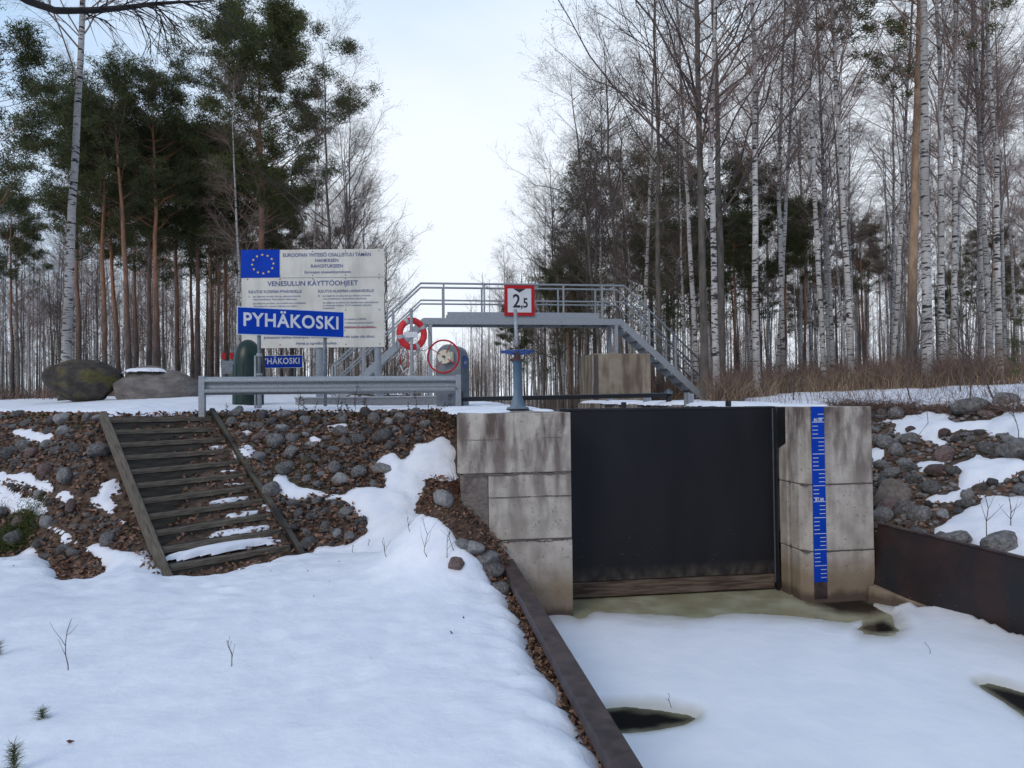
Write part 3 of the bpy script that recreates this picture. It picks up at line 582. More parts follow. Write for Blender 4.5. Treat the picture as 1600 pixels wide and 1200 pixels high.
# ------------------------------------------------------------------ guard rail
root = thing('guard_rail', (-3.2, 12.5, 2.4), 'galvanised corrugated guard rail along the top of the stony bank', 'guard rail')
GA, GB = Vector((-5.32, 12.22, 0)), Vector((-1.06, 12.92, 0)); gd = (GB - GA).normalized(); gn = Vector((gd.y, -gd.x, 0))
prof = [(0, 3.035), (.012, 3.03), (.075, 2.995), (.08, 2.965), (.078, 2.945), (.005, 2.90), (0, 2.875), (.005, 2.85), (.078, 2.805), (.08, 2.785), (.075, 2.76), (.012, 2.725), (0, 2.72)]
vs = []
for q in (GA - gd * .0, GB + gd * .02):
    for (o_, z) in prof: vs.append((q.x + gn.x * o_, q.y + gn.y * o_, z))
n = len(prof); b = MB(); b.add(vs, [(i, i + 1, n + i + 1, n + i) for i in range(n - 1)]); o = b.build('rail_beam', 'galv', root, smooth=False)
sm_ = o.modifiers.new('solid', 'SOLIDIFY'); sm_.thickness = .004
for q, z0 in ((GA - gd * .05, 2.25), (GB + gd * .07, 1.62)):
    b = MB(); b.bar((q.x + gn.x * .02, q.y + gn.y * .02, z0), (q.x + gn.x * .02, q.y + gn.y * .02, 3.05), .10, .12, up=tuple(gn)); b.build('post', 'galv', root, bevel=.006)
q = GB + gd * .03; b = MB(); b.tube([(q.x + gn.x * .085, q.y + gn.y * .085, 2.80), (q.x + gn.x * .11, q.y + gn.y * .11, 2.80)], .02, 8); b.build('bolt', 'galv_dark', root)
# second rail further back
root = thing('guard_rail', (-6.3, 20.5, 2.4), 'distant low guard rail behind the grey grating panel', 'guard rail')
b = MB(); b.bar((-8.2, 21.5, 2.66), (-3.2, 20.5, 2.66), .03, .10); b.build('rail_beam', 'galv', root)
for f in (0, .5, 1):
    b = MB(); b.bar((-8.2 + 5 * f, 21.53 - f, 2.2), (-8.2 + 5 * f, 21.53 - f, 2.7), .06, .06, up=(0, 1, 0)); b.build('post', 'galv', root)
# grating walkway panel
root = thing('grating_panel', (-3, 14.6, 2.4), 'grey expanded metal panel edging the walkway behind the guard rail', 'grating')
ga, gb = Vector((-4.5, 14.6, 0)), Vector((-1.45, 14.6, 0))
b = MB(); z0, z1 = 2.36, 2.65; dx = .05
for i in range(int(3.05 / dx) + 6):
    x = ga.x + (i - 5) * dx
    for sgn in (1, -1):
        x0 = x; x1 = x + .29 * .9 * sgn
        if sgn < 0: x0, x1 = x + .26, x
        xa, za, xb, zb = x0, z0, x1, z1
        if min(xa, xb) < ga.x or max(xa, xb) > gb.x: continue
        b.bar((xa, 14.595, za), (xb, 14.595, zb), .004, .012, up=(0, 0, 1))
b.build('mesh_panel', 'galv', root)
b = MB(); b.box(ga.x, gb.x, 14.61, 14.62, z0, z1); b.build('back_plate', 'galv', root)
b = MB(); b.box(ga.x - .01, gb.x + .01, 14.57, 14.63, z1, z1 + .03); b.box(ga.x - .01, gb.x + .01, 14.57, 14.63, z0 - .03, z0); b.build('frame', 'galv', root)
# ------------------------------------------------------------------ place-name signs
def name_sign(A, Bp, zb, zt_, label, ts, full=True, ground=2.35):
    A, Bp = Vector(A), Vector(Bp); d = (Bp - A).normalized(); nrm = Vector((d.y, -d.x, 0)); W = (Bp - A).length; c = (A + Bp) / 2
    root = thing('place_name_sign', (c.x, c.y, ground), label, 'sign', 'blue place name signs')
    def T(u, n, z): return (A.x + d.x * u + nrm.x * n, A.y + d.y * u + nrm.y * n, z)
    b = MB(T); b.box(0, W, -.012, .0, zb, zt_); b.build('sign_panel', 'white', root, bevel=.002)
    b = MB(T); e = .018; b.box(e, W - e, .0015, .004, zb + e, zt_ - e); b.build('blue_face', 'signblue', root)
    put_text('lettering', 'PYHÄKOSKI', (zt_ - zb) * ts, 'white', root, Vector(T(W / 2, .006, (zb + zt_) / 2 + .015)), d, bold=.0085 * (zt_ - zb) / .52, sx=.90, space=1.1)
    for f in (.20, .815):
        b = MB(T); b.tube([T(W * f, -.05, ground - .3), T(W * f, -.05, zb + .35)], .035, 12) if False else None
        b = MB(); b.tube([T(W * f, -.05, ground - .3), T(W * f, -.05, zt_ - .03)], .034, 12); b.build('post', 'galv_dark', root, smooth=True)
        if full and f < .5:
            b = MB(); b.tube([T(W * f, -.05, ground - .1), T(W * f, -.05, 3.1)], .04, 12); b.tube([T(W * f - .07, -.05, ground - .3), T(W * f - .07, -.05, 3.45)], .02, 10); b.build('sleeve', 'galv', root, smooth=True)
            b = MB(); b.tube([T(W * f, -.05, 3.43), T(W * f, -.05, 3.49)], .05, 12); b.tube([T(W * f, -.05, 3.08), T(W * f, -.05, 3.12)], .06, 12); b.build('clamp', 'galv', root)
    return root
A = at(370, 500, 12.8); Bq = at(538, 507, 13.75)
name_sign((A.x, A.y, 0), (Bq.x, Bq.y, 0), 3.82, 4.34, 'large blue PYHÄKOSKI sign in front of the white information board', .66)
A = at(399, 565, 28.8); Bq = at(473, 565, 28.6)
name_sign((A.x, A.y, 0), (Bq.x, Bq.y, 0), 3.95, 4.47, 'small distant blue PYHÄKOSKI sign half hidden behind the green bin', .66, False, 2.7)
# ------------------------------------------------------------------ information board
tl, br = at(377, 391, 15.5), at(603.5, 543, 15.7)
bx0, bx1, bz0, bz1 = tl.x, br.x, br.z, tl.z; by = 15.5; BW, BH = bx1 - bx0, bz1 - bz0
root = thing('information_board', ((bx0 + bx1) / 2, by + .1, 2.4), 'big white Finnish lock instruction board with a blue star flag corner', 'information board')
b = MB(); b.box(bx0, bx1, by, by + .03, bz0, bz1); b.build('board_panel', 'board', root, bevel=.004)
def bu(u): return bx0 + BW * u
def bv(v): return bz1 - BH * v
b = MB(); b.box(bx0 - .005, bu(.268), by - .012, by - .002, bv(.283), bz1 + .004); b.build('flag_panel', 'signblue', root)
b = MB()
for k in range(12):
    t = 2 * math.pi * k / 12 + .05; cx, cz = bu(.152) + .235 * math.cos(t), bv(.145) + .205 * math.sin(t)
    if k == 11: pass
    pts = []
    for j in range(10):
        r = .032 if j % 2 == 0 else .013; a_ = math.pi / 2 + j * math.pi / 5; pts.append((cx + r * math.cos(a_), by - .015, cz + r * math.sin(a_)))
    b.add(pts + [(cx, by - .015, cz)], [(j, (j + 1) % 10, 10) for j in range(10)])
b.build('stars', 'yellow', root)
def bt(s, u, v, size, bold=.001, sx=1., al='CENTER', m='ink'):
    put_text('lettering', s, size, m, root, (bu(u), by - .006, bv(v)), (1, 0, 0), bold=bold, sx=sx, align=al)
bt('EUROOPAN YHTEISÖ OSALLISTUU TÄMÄN', .60, .058, .112, .0012, .90); bt('HANKKEEN', .60, .115, .104, .0012, .95); bt('RAHOITUKSEEN', .60, .172, .104, .0012, .95)
bt('Euroopan aluekehitysrahasto', .605, .232, .088, .0004)
bt('VENESULUN KÄYTTÖOHJEET', .50, .348, .152, .0016, 1.0)
bt('SULUTUS YLÖSPÄIN PYHÄVEDELLE', .048, .428, .088, .0008, .86, 'LEFT'); bt('SULUTUS ALASPÄIN LAHNAVEDELLE', .535, .428, .088, .0008, .86, 'LEFT')
small = [('1)', .048, .475), ('Jos alaportti on auki, niin aja sulkuun ja kiinnitä', .082, .475), ('vene huolellisesti. Varaa köysiin säätövaraa.', .082, .505),
         ('Jos alaportti on kiinni, niin kiinnitä vene huolellisesti', .082, .545), ('odotuslaituriin, kunnes tyhjennys on valmis.', .082, .575),
         ('4)', .535, .475), ('Jos yläportti on auki, niin aja sulkuun ja kiinnitä', .570, .475), ('vene huolellisesti. Varaa köysiin säätövaraa.', .570, .505),
         ('Jos yläportti on kiinni, niin kiinnitä vene odotuslaituriin', .570, .545), ('ja menettele kohtien 12-15 mukaisesti yläportin', .570, .573), ('avaamiseksi.', .570, .600),
         ('portin venttiili on KIINNI', .690, .715), ('auki ( vedenpinta sulussa laskee )', .690, .752), ('on tasaantunut, niin avaa alaportti', .690, .790), ('ensin.', .690, .828)]
for s_, u, v in small: bt(s_, u, v, .060, .0, .93, 'LEFT')
bt('Jatkaessasi matkaa molempien venttiilien ja toisen portin tulee olla kiinni.', .545, .893, .086, .0004, .97)
bt('Hyvää ja turvallista matkaa .', .53, .957, .086, .0004, .97)
b = MB(); b.box(bu(.70), bu(.945), by - .008, by - .004, bv(.806), bv(.800)); b.build('red_underline', 'red', root)
b = MB()
for u in (.045, .27, .50, .73, .965):
    for v in (.02, .265, .30, .62, .97): b.tube([(bu(u), by - .016, bv(v)), (bu(u), by, bv(v))], .011, 6)
b.build('rivets', 'brownhub', root)
b = MB(); b.box(bu(.27), bx1, by - .004, by - .001, bv(.290), bv(.286)); b.build('panel_joint', 'galv_dark', root)
for u in (.535, .945):
    b = MB(); b.tube([(bu(u), by + .11, 2.1), (bu(u), by + .11, bz1 - .1)], .075, 16); b.build('post', 'galv', root, smooth=True)
# ------------------------------------------------------------------ green bin
c = at(388, 600, 14.3); root = thing('waste_container', (c.x, c.y, 2.4), 'dark green dome-topped container behind the blue sign post', 'waste bin')
H0 = 1.5; prof = [(.30, 0), (.30, .25), (.295, .7), (.285, 1.0)] + [(.285 * math.cos(t), 1.0 + .48 * math.sin(t)) for t in np.linspace(.15, 1.5, 9)]
lathe(prof, (c.x, c.y, 2.38), 32).build('bin_body', 'green', root, smooth=True)
b = MB()
for t in range(0, 360, 30): b.tube([(c.x + .297 * math.cos(R_(t)), c.y + .297 * math.sin(R_(t)), 2.45), (c.x + .286 * math.cos(R_(t)), c.y + .286 * math.sin(R_(t)), 3.35)], .012, 6)
b.build('ribs', 'green', root)
# small weathered board in the trees
c = at(356, 575, 24); root = thing('notice_board', (c.x, c.y, 2.6), 'small grey weathered board with red patches on two stakes among trees', 'sign')
b = MB(); b.box(c.x - .19, c.x + .19, c.y, c.y + .03, c.z - .2, c.z + .25); b.build('board_panel', 'winch', root)
for dx_ in (-.13, .14):
    b = MB(); b.box(c.x + dx_ - .06, c.x + dx_ + .06, c.y - .01, c.y + .02, c.z + .30, c.z + .52); b.build('red_patch', 'red', root)
    b = MB(); b.tube([(c.x + dx_, c.y + .05, 2.3), (c.x + dx_, c.y + .05, c.z + .3)], .03, 8); b.build('stake', 'galv_dark', root)
# ------------------------------------------------------------------ boulders and stones
def rock_mesh(seed, flat=.7, sub=3, cut=11, jag=.3):
    import bmesh
    rng = np.random.RandomState(seed); bm = bmesh.new(); bmesh.ops.create_icosphere(bm, subdivisions=sub, radius=1)
    V = np.array([v.co[:] for v in bm.verts]); Nn = V.copy(); off = rng.rand(3) * 10
    for k in range(cut):
        n_ = rng.randn(3); n_ /= np.linalg.norm(n_); h_ = rng.uniform(.60, .88); d_ = V @ n_; V = V - np.outer(np.clip(d_ - h_, 0, None) * .97, n_)
    r = 1 + jag * (fbm(Nn[:, 0] * 1.7 + off[0] + Nn[:, 2], Nn[:, 1] * 1.7 + off[1] + Nn[:, 2] * 1.3, seed, 3) - .5)
    V = V * r[:, None] * np.array([rng.uniform(.85, 1.2), rng.uniform(.75, 1.0), flat * rng.uniform(.85, 1.15)])
    for v, c_ in zip(bm.verts, V): v.co = c_
    me = bpy.data.meshes.new('stone'); bm.to_mesh(me); bm.free(); me.polygons.foreach_set('use_smooth', [True] * len(me.polygons)); return me
me = rock_mesh(3, 1.0, 5, 1, .28); o = link('boulder', me, M['boulder']); c = at(134, 590, 17.2); o.location = (c.x, c.y, 3.13); o.scale = (.80, .8, .52); o.rotation_euler = (.1, .12, .3)
tag(o, 'large dark rounded boulder with yellow moss on its left side', 'boulder')
me = rock_mesh(8, 1.0, 5, 2, .35); o2 = link('boulder', me, M['boulder2']); c = at(247, 598, 17.6); o2.location = (c.x, c.y, 2.88); o2.scale = (1.0, .85, .56); o2.rotation_euler = (0, .08, .1)
tag(o2, 'grey boulder with a thin snow cap right of the dark boulder', 'boulder')
snow_blob('snow_cap', (c.x - .25, c.y - .10, 3.38), (1, 0, 0), (0, 1, 0), .5, .36, .09, seed=4)
stones = {'rock': [rock_mesh(20 + i, .75) for i in range(9)], 'rock_red': [rock_mesh(40 + i, .75) for i in range(3)], 'rock_pale': [rock_mesh(50 + i, .7) for i in range(3)]}
for k, ms in stones.items():
    for me in ms: me.materials.append(M[k])
rs = np.random.RandomState(5); placed = []
def put_stone(x, y, r, kind, label, group, sink=.25, z=None):
    me = stones[kind][rs.randint(len(stones[kind]))]; o = bpy.data.objects.new('stone', me); COL.objects.link(o)
    o.location = (x, y, (gz1(x, y) if z is None else z) + r * (.6 - sink)); o.scale = (r * rs.uniform(.85, 1.25), r * rs.uniform(.8, 1.1), r * rs.uniform(.8, 1.15)); o.rotation_euler = (rs.uniform(-.4, .4), rs.uniform(-.4, .4), rs.uniform(0, 6.3))
    tag(o, label, 'stone', group); placed.append((x, y, r)); return o
LBL = {'rock': 'grey rounded stone', 'rock_red': 'reddish rounded stone', 'rock_pale': 'pale grey stone'}
def scatter(n, box, test, r0, r1, where, group, pack=.85, tries=40000, pr=(.78, .12, .10), power=2.0):
    cnt = 0
    X = rs.uniform(box[0], box[1], tries); Y = rs.uniform(box[2], box[3], tries); Z = gz(X, Y); S = smask(X, Y, Z)
    ok = test(X, Y, S)
    px, py, d_ = proj(X, Y, Z); ok &= (px > -40) & (px < 1640) & (py < 1200)
    for x, y in zip(X[ok], Y[ok]):
        r = r0 + (r1 - r0) * rs.rand() ** power
        if any((x - a) ** 2 + (y - b_) ** 2 < (pack * (r + c_)) ** 2 for a, b_, c_ in placed): continue
        k = rs.choice(['rock', 'rock_red', 'rock_pale'], p=pr); put_stone(x, y, r, k, LBL[k] + where, group); cnt += 1
        if cnt >= n: break
    return cnt
# named stones
def ps(px, py, z, r, kind, label, group=None, **k):
    p = gpos(px, py + 6); return put_stone(p.x, p.y, r, kind, label, group, z=p.z, **k)
ps(628, 897, .55, .13, 'rock_red', 'reddish brown stone alone in the snow with dry grass round it', sink=.35)
ps(712, 886, .56, .14, 'rock_red', 'brown stone in the snow behind the bare twigs near the pier'); ps(688, 889, .56, .10, 'rock', 'small grey stone left of the brown stone in the snow')
ps(727, 896, .53, .10, 'rock_pale', 'flat pale stone in the snow in front of the brown stone', sink=.5)
ps(725, 850, .72, .11, 'rock_pale', 'topmost pale stone of the pile by the grass tuft'); ps(740, 858, .70, .16, 'rock_pale', 'largest pale stone beside the rusty grass tuft'); ps(765, 872, .66, .14, 'rock_pale', 'upright pale stone at the head of the brown cap beam')
ps(770, 892, .58, .14, 'rock', 'grey stone against the upper end of the brown cap beam'); ps(783, 922, .52, .15, 'rock', 'dark grey stone lowest in the pile beside the cap beam')
ps(533, 748, 1.15, .15, 'rock_pale', 'largest pale blue grey stone in the middle of the left bank'); ps(693, 780, 1.1, .17, 'rock_pale', 'pale stone below the snow near the pier corner')
ps(245, 912, .5, .08, 'rock', 'dark stone poking from the snow left of the lowest step', sink=.4)
for (px, py, z, r, lb) in ((1520, 642, 2.25, .30, 'big square grey stone on the right bank crest'), (1572, 630, 2.4, .25, 'rounded grey stone on the right bank crest by dry grass'), (1587, 705, 1.75, .26, 'large grey stone at the right edge of the upper stone row'), (1475, 680, 1.9, .0, ''), (1568, 852, 1.0, .19, 'large dark stone lowest on the right bank above the rusty wall'), (1437, 807, 1.05, .17, 'large grey stone above the rusty wall beside the mossy block')):
    if r: ps(px, py, z, r, 'rock', lb)
ps(1424, 669, 1.95, .10, 'rock_red', 'single red stone in the upper snow field of the right bank'); ps(1477, 711, 1.7, .20, 'rock_red', 'large red stone in the middle row of the right bank')
lt = lambda X, Y, S: (X < -1.5) & (S < -.0) & inpoly(X, Y, TOE_L + CRE_L[::-1]) & ~inpoly(X, Y, [(SB.x - .1, SB.y - .2), (ST.x - .1, ST.y), (ST.x + WV.x + .1, ST.y + WV.y), (SB.x + WV.x + .1, SB.y + WV.y)])
st_poly = [(-6.6, 11.2), (-4.25, 8.3), (-2.9, 9.8), (-5.2, 12.5)]
lt2 = lambda X, Y, S: lt(X, Y, S) & ~inpoly(X, Y, st_poly)
ln_ = lambda X, Y, S: lt2(X, Y, S) & (X < -4.8)
rn_ = lambda X, Y, S: lt2(X, Y, S) & (X > -4.9)
n1 = scatter(68, (-11, -4.5, 8, 14), ln_, .06, .19, ' among leaves left of the timber steps', 'stones left of the timber steps', .85, pr=(.72, .08, .20), power=1.4)
n2 = scatter(85, (-5, -1, 8.5, 13), rn_, .06, .19, ' among leaves between the steps and the pier', 'stones between the steps and the pier', .85, pr=(.72, .08, .20), power=1.4)
rt = lambda X, Y, S: (S < .0) & inpoly(X, Y, TOE_R + CRE_R[::-1]) & (invL(X, Y)[0] > 4.0)
n3 = scatter(150, (4.5, 10, 6, 14.5), rt, .07, .19, ' in the rows on the right bank', 'stones on the right bank', .68, pr=(.74, .20, .06), power=1.3)
# mossy concrete chunk right of the pier
me = rock_mesh(77, 1.0, 4, 8, .25); o = link('concrete_chunk', me, M['concrete_dark']); p = at(1393, 782, 10.1); o.location = (p.x, p.y, 1.05); o.scale = (.27, .25, .38); tag(o, 'rough mossy concrete lump between the right pier and the stones', 'concrete block')
# small stuff: pebbles and leaf litter
def blades(name, m, P, D, Ln, Wd, kind, label=None, bend=.3, seed=0, parent=None):
    """P roots, D directions, one bent two-quad blade each"""
    rng = np.random.RandomState(seed); n = len(P); s_ = rng.randn(n, 3); s_ -= (s_ * D).sum(1)[:, None] * D; s_ /= np.linalg.norm(s_, axis=1)[:, None] + 1e-9
    s2 = rng.randn(n, 3) * bend; s2[:, 2] = -abs(s2[:, 2]) * .5
    m1_ = P + D * Ln[:, None] * .5; e = P + D * Ln[:, None] + s2 * Ln[:, None] * .5; w_ = s_ * Wd[:, None] / 2
    V = np.stack([P - w_, P + w_, m1_ + w_ * .8, m1_ - w_ * .8, e + w_ * .25, e - w_ * .25], 1).reshape(-1, 3)
    i = np.arange(n) * 6; Fq = np.concatenate([np.stack([i, i + 1, i + 2, i + 3], 1), np.stack([i + 3, i + 2, i + 4, i + 5], 1)])
    me = npmesh(name, V, Fq, False); o = link(name, me, M[m], parent); return tag(o, label, None, None, kind) if kind else o
def litter(name, n, box, test, seed, size=(.03, .055)):
    rng = np.random.RandomState(seed); X = rng.uniform(box[0], box[1], n * 6); Y = rng.uniform(box[2], box[3], n * 6); Z = gz(X, Y); S = smask(X, Y, Z); ok = test(X, Y, S)
    X, Y, Z = X[ok][:n], Y[ok][:n], Z[ok][:n]; n = len(X); Z = np.maximum(Z, snow_f(X, Y)[0] - .015)
    P = np.stack([X, Y, Z + .02 + rng.rand(n) * .035], 1); a_ = rng.uniform(0, 6.28, n); t = rng.uniform(-.7, .7, n)
    D = np.stack([np.cos(a_) * np.cos(t), np.sin(a_) * np.cos(t), np.sin(t)], 1); L_ = rng.uniform(*size, n) * 1.4
    return blades(name, 'leaf', P, D, L_, L_ * .75, 'stuff', None, .5, seed)
litter('leaf_litter', 12500, (-11, -1, 7.8, 14.5), lambda X, Y, S: (S < .03) & (X < -1.0) & ~inpoly(X, Y, st_poly), 1)
litter('leaf_litter', 1500, (-6.6, -2.9, 8.3, 12.5), lambda X, Y, S: inpoly(X, Y, st_poly) & ((X - SB.x) * WV.x + (Y - SB.y) * WV.y > -9), 11)
litter('leaf_litter', 5200, (-1.2, .9, 3, 10.5), lambda X, Y, S: (S < .03) & (X < -.1 + (8.4 - Y) * .1402) & (invL(X, Y)[0] < -.2), 2, (.014, .032))
litter('leaf_litter', 3500, (4.6, 11, 6, 15.5), lambda X, Y, S: (S < .0) & (invL(X, Y)[0] > 4.1), 3)
litter('leaf_litter', 18, (-6.5, .4, 3.3, 8.8), lambda X, Y, S: (S > .1) & (X < -.2 + (8.4 - Y) * .14), 17, (.012, .03))
rng = np.random.RandomState(9)
def pebbles(n, box, test, seed):
    rng = np.random.RandomState(seed); X = rng.uniform(box[0], box[1], n * 8); Y = rng.uniform(box[2], box[3], n * 8); Z = gz(X, Y); ok = test(X, Y, smask(X, Y, Z)); X, Y, Z = X[ok][:n], Y[ok][:n], Z[ok][:n]
    base = rock_mesh(61, .7, 2); bv = np.array([v.co[:] for v in base.vertices]); bf = np.array([p.vertices[:] for p in base.polygons]); Vs, Fs = [], []
    for i in range(len(X)):
        a_ = rng.uniform(0, 6.28); s_ = rng.uniform(.02, .07); c, s = math.cos(a_), math.sin(a_); v = bv * s_ * np.array([1, rng.uniform(.6, 1), 1]); Vs.append(np.stack([v[:, 0] * c - v[:, 1] * s + X[i], v[:, 0] * s + v[:, 1] * c + Y[i], v[:, 2] + Z[i] + .015], 1)); Fs.append(bf + i * len(bv))
    return tag(link('pebbles', npmesh('pebbles', np.concatenate(Vs), np.concatenate(Fs)), M['rock']), kind='stuff')
pebbles(1500, (-11, -1.2, 8, 13.5), lambda X, Y, S: lt2(X, Y, S), 4); pebbles(2200, (4.6, 10, 6, 14), rt, 5)
# ------------------------------------------------------------------ footbridge (lock frame)
root = thing('footbridge', L(1.4, 12.9, 2.4), 'galvanised steel footbridge with stairs at both ends crossing the lock', 'footbridge')
a0, a1, b0, b1 = -1.52, 4.38, 12.5, 13.3
zb0, zb1, ztoe, zr, zmid = 4.81, 5.0, 5.18, 6.02, 5.52
for bb in (b0, b1):
    b = MB(L); b.box(a0 - .05, a1 + .05, bb - .03, bb + .03, zb0, zb1); b.build('side_beam', 'galv', root, bevel=.005)
    b = MB(L); b.box(a0 + .65, a1 - .65, bb - .012, bb + .012, zb1 + .003, ztoe); b.build('toe_board', 'galv', root)
    # railings: top and mid rail running down both stairs
    aL, aR = a0 - .12, a1 + .14; dR, dL = 2.45, -2.55
    for zz in (zr, zmid):
        lowR = zz - 2.32; pts = [L(aL + dL, bb, zz - 2.42), L(aL, bb, zz), L(aR, bb, zz), L(aR + dR, bb, lowR)]
        b = MB(); b.tube(pts, .032 if zz == zr else .026, 8); b.build('handrail', 'galv', root, smooth=True)
    for aa in (a0 + .55, a0 + 1.75, a0 + 2.95, a0 + 4.15, a1 - .55):
        b = MB(L); b.box(aa - .025, aa + .025, bb - .02, bb + .02, zb0 + .05, zr); b.build('rail_post', 'galv', root)
    for f in (.32, .66, 1.0):
        aa = aR + dR * f; zz = zr - 2.32 * f; b = MB(L); b.box(aa - .028, aa + .028, bb - .02, bb + .02, zz - 1.05, zz); b.build('rail_post', 'galv', root)
        aa = aL + dL * f; zz = zr - 2.42 * f; b = MB(L); b.box(aa - .028, aa + .028, bb - .02, bb + .02, zz - 1.05, zz); b.build('rail_post', 'galv', root)
    b = MB(); b.bar(L(a1, bb, zb1 - .08), L(a1 + 2.62, bb, 2.58), .02, .20); b.build('stringer', 'galv', root)
    b = MB(); b.bar(L(a0, bb, zb1 - .08), L(a0 - 2.75, bb, 2.42), .02, .20); b.build('stringer', 'galv', root)
for i in range(10):
    f = (i + .7) / 10.6; z = zb1 - .08 - 2.32 * f
    b = MB(L); b.box(a1 + 2.62 * f - .13, a1 + 2.62 * f + .12, b0 + .03, b1 - .03, z, z + .035); b.build('tread', 'galv', root)
    b = MB(L); b.box(a0 - 2.75 * f - .12, a0 - 2.75 * f + .13, b0 + .03, b1 - .03, z, z + .035); b.build('tread', 'galv', root)
b = MB(L); b.box(a0, a1, b0 + .035, b1 - .035, zb1 - .06, zb1 - .03); b.build('deck', 'galv', root)
b = MB(L)
for i in range(9): b.box(a0 + .3 + i * .66, a0 + .35 + i * .66, b0 + .04, b1 - .04, zb0 + .02, zb1 - .065)
b.build('cross_bearers', 'galv_dark', root)
for aa, zz in ((a0 + .15, 2.1), (a1 - .12, 3.93)):
    for bb in (b0 + .02, b1 - .02):
        b = MB(L); b.box(aa - .05, aa + .05, bb - .05, bb + .05, zz, zb0 - .003); b.build('support_post', 'galv', root)
# clearance sign
root = thing('clearance_sign', L(1.3, b0 - .1, 5.1), 'square red-bordered clearance sign reading 2,5 on the footbridge railing', 'sign')
cs = L(0, b0 - .06, 0); am = None
p = at(813.5, 468, 20.72); s_a, s_b = invL(p.x, p.y); hs_ = .455
b = MB(L); b.box(s_a - hs_, s_a + hs_, b0 - .075, b0 - .06, p.z - hs_, p.z + hs_); b.build('sign_panel', 'red', root, bevel=.003)
b = MB(L); b.box(s_a - .355, s_a + .355, b0 - .082, b0 - .0765, p.z - .355, p.z + .355); b.build('white_face', 'white', root)
b = MB(L); q = b0 - .0865; b.prism([(s_a, q)] * 3, 0, 1) if False else b.add([(s_a - .19, q, p.z + .353), (s_a + .19, q, p.z + .353), (s_a, q, p.z + .235)], [(0, 2, 1)]); b.build('black_wedge', 'inkblack', root)
put_text('numeral', '2', .56, 'inkblack', root, L(s_a - .09, q, p.z - .035), U3, bold=.010, sx=.85); put_text('numeral', ',5', .40, 'inkblack', root, L(s_a + .145, q, p.z - .085), U3, bold=.008, sx=.8)
# ------------------------------------------------------------------ abutment block and pole
root = thing('concrete_abutment', L(4.4, 13, 2.2), 'square stained yellowish concrete block carrying the footbridge posts', 'concrete block')
b = MB(L); b.box(3.45, 5.25, 12.25, 14.0, 1.9, 3.93); b.build('block_body', 'block', root, bevel=.02)
b = MB(L); b.box(3.445, 3.62, 12.242, 12.26, 1.9, 3.90); b.build('dark_edge', 'joint', root)
o = MB().tube([L(3.30, 12.0, 1.9), L(3.42, 12.1, 3.2), L(3.43, 12.15, 3.88)], .022, 8).build('wooden_pole', 'pale', None, True); tag(o, 'thin pale pole leaning on the left corner of the concrete block', 'pole')
# ------------------------------------------------------------------ winch, push bar, valve
wp = Vector((-1.20, 13.3, 0)); yaw = R_(-13); cy_, sy_ = math.cos(yaw), math.sin(yaw)
def W_(x, y, z): return (wp.x + x * cy_ - y * sy_, wp.y + x * sy_ + y * cy_, z)
root = thing('winch_cabinet', (wp.x, wp.y, 2.45), 'grey round-topped gate winch cabinet at the end of the guard rail', 'winch')
hw, zc_, zb_ = .245, 3.40, 2.46
arc = [(-hw, zb_), (hw, zb_)] + [(hw * math.cos(t), zc_ + hw * math.sin(t)) for t in np.linspace(0, math.pi, 15)]
b = MB(W_); n = len(arc); b.add([(x, 0, z) for x, z in arc] + [(x, .52, z) for x, z in arc], [list(range(n)), list(range(n, 2 * n))[::-1]] + [(i, n + i, n + (i + 1) % n, (i + 1) % n) for i in range(n)]); b.build('cabinet_body', 'winch', root, bevel=.006)
b = MB(W_); b.box(.246, .252, .02, .5, 2.6, 3.4); b.build('side_cover', 'galv_dark', root)
b = MB(W_); b.box(.253, .257, .13, .37, 3.21, 3.43); b.build('blue_plate', 'bluew', root)
rt_ = Vector((-sy_, cy_, 0)); put_text('lettering', 'LAPPI', .09, 'white', root, W_(.259, .25, 3.30), rt_, bold=.001, sx=.75)
b = MB(W_); b.box(.23, .255, -.003, .12, 2.48, 2.75); b.build('slot', 'inkblack', root)
b = MB(W_); b.box(-.17, .04, -.006, 0, 2.685, 2.69); b.box(-.0, .05, -.03, -.002, 2.64, 2.70); b.build('latch', 'galv_dark', root)
b = MB(W_); b.box(-.27, .27, -.03, .55, 2.1, 2.455); b.build('plinth', 'concrete', root)
b = MB(); b.tube([W_(-.03, 0.0, zc_), W_(-.03, -.16, zc_)], .13, 28); b.build('hub', 'cream', root, smooth=True)
b = MB(W_); b.box(.02, .12, -.12, -.004, zc_ - .09, zc_ + .09); b.build('gearbox', 'cream', root, bevel=.006)
b = MB(); b.tube([W_(-.03, -.15, zc_), W_(-.03, -.22, zc_)], .022, 12); b.build('shaft', 'brownhub', root)
b = MB(); b.tube([W_(-.03 + .305 * math.cos(t), -.20, zc_ + .305 * math.sin(t)) for t in np.linspace(0, 2 * math.pi, 40, endpoint=False)], .017, 8, True)
hwo = b.build('handwheel', 'red', root, smooth=True); M['handred'] = M['red']
for t in (58, 148, 238, 328):
    b = MB(); b.tube([W_(-.03 + .09 * math.cos(R_(t)), -.17, zc_ + .09 * math.sin(R_(t))), W_(-.03 + .30 * math.cos(R_(t)), -.20, zc_ + .30 * math.sin(R_(t)))], .008, 6); b.build('spoke', 'red', root)
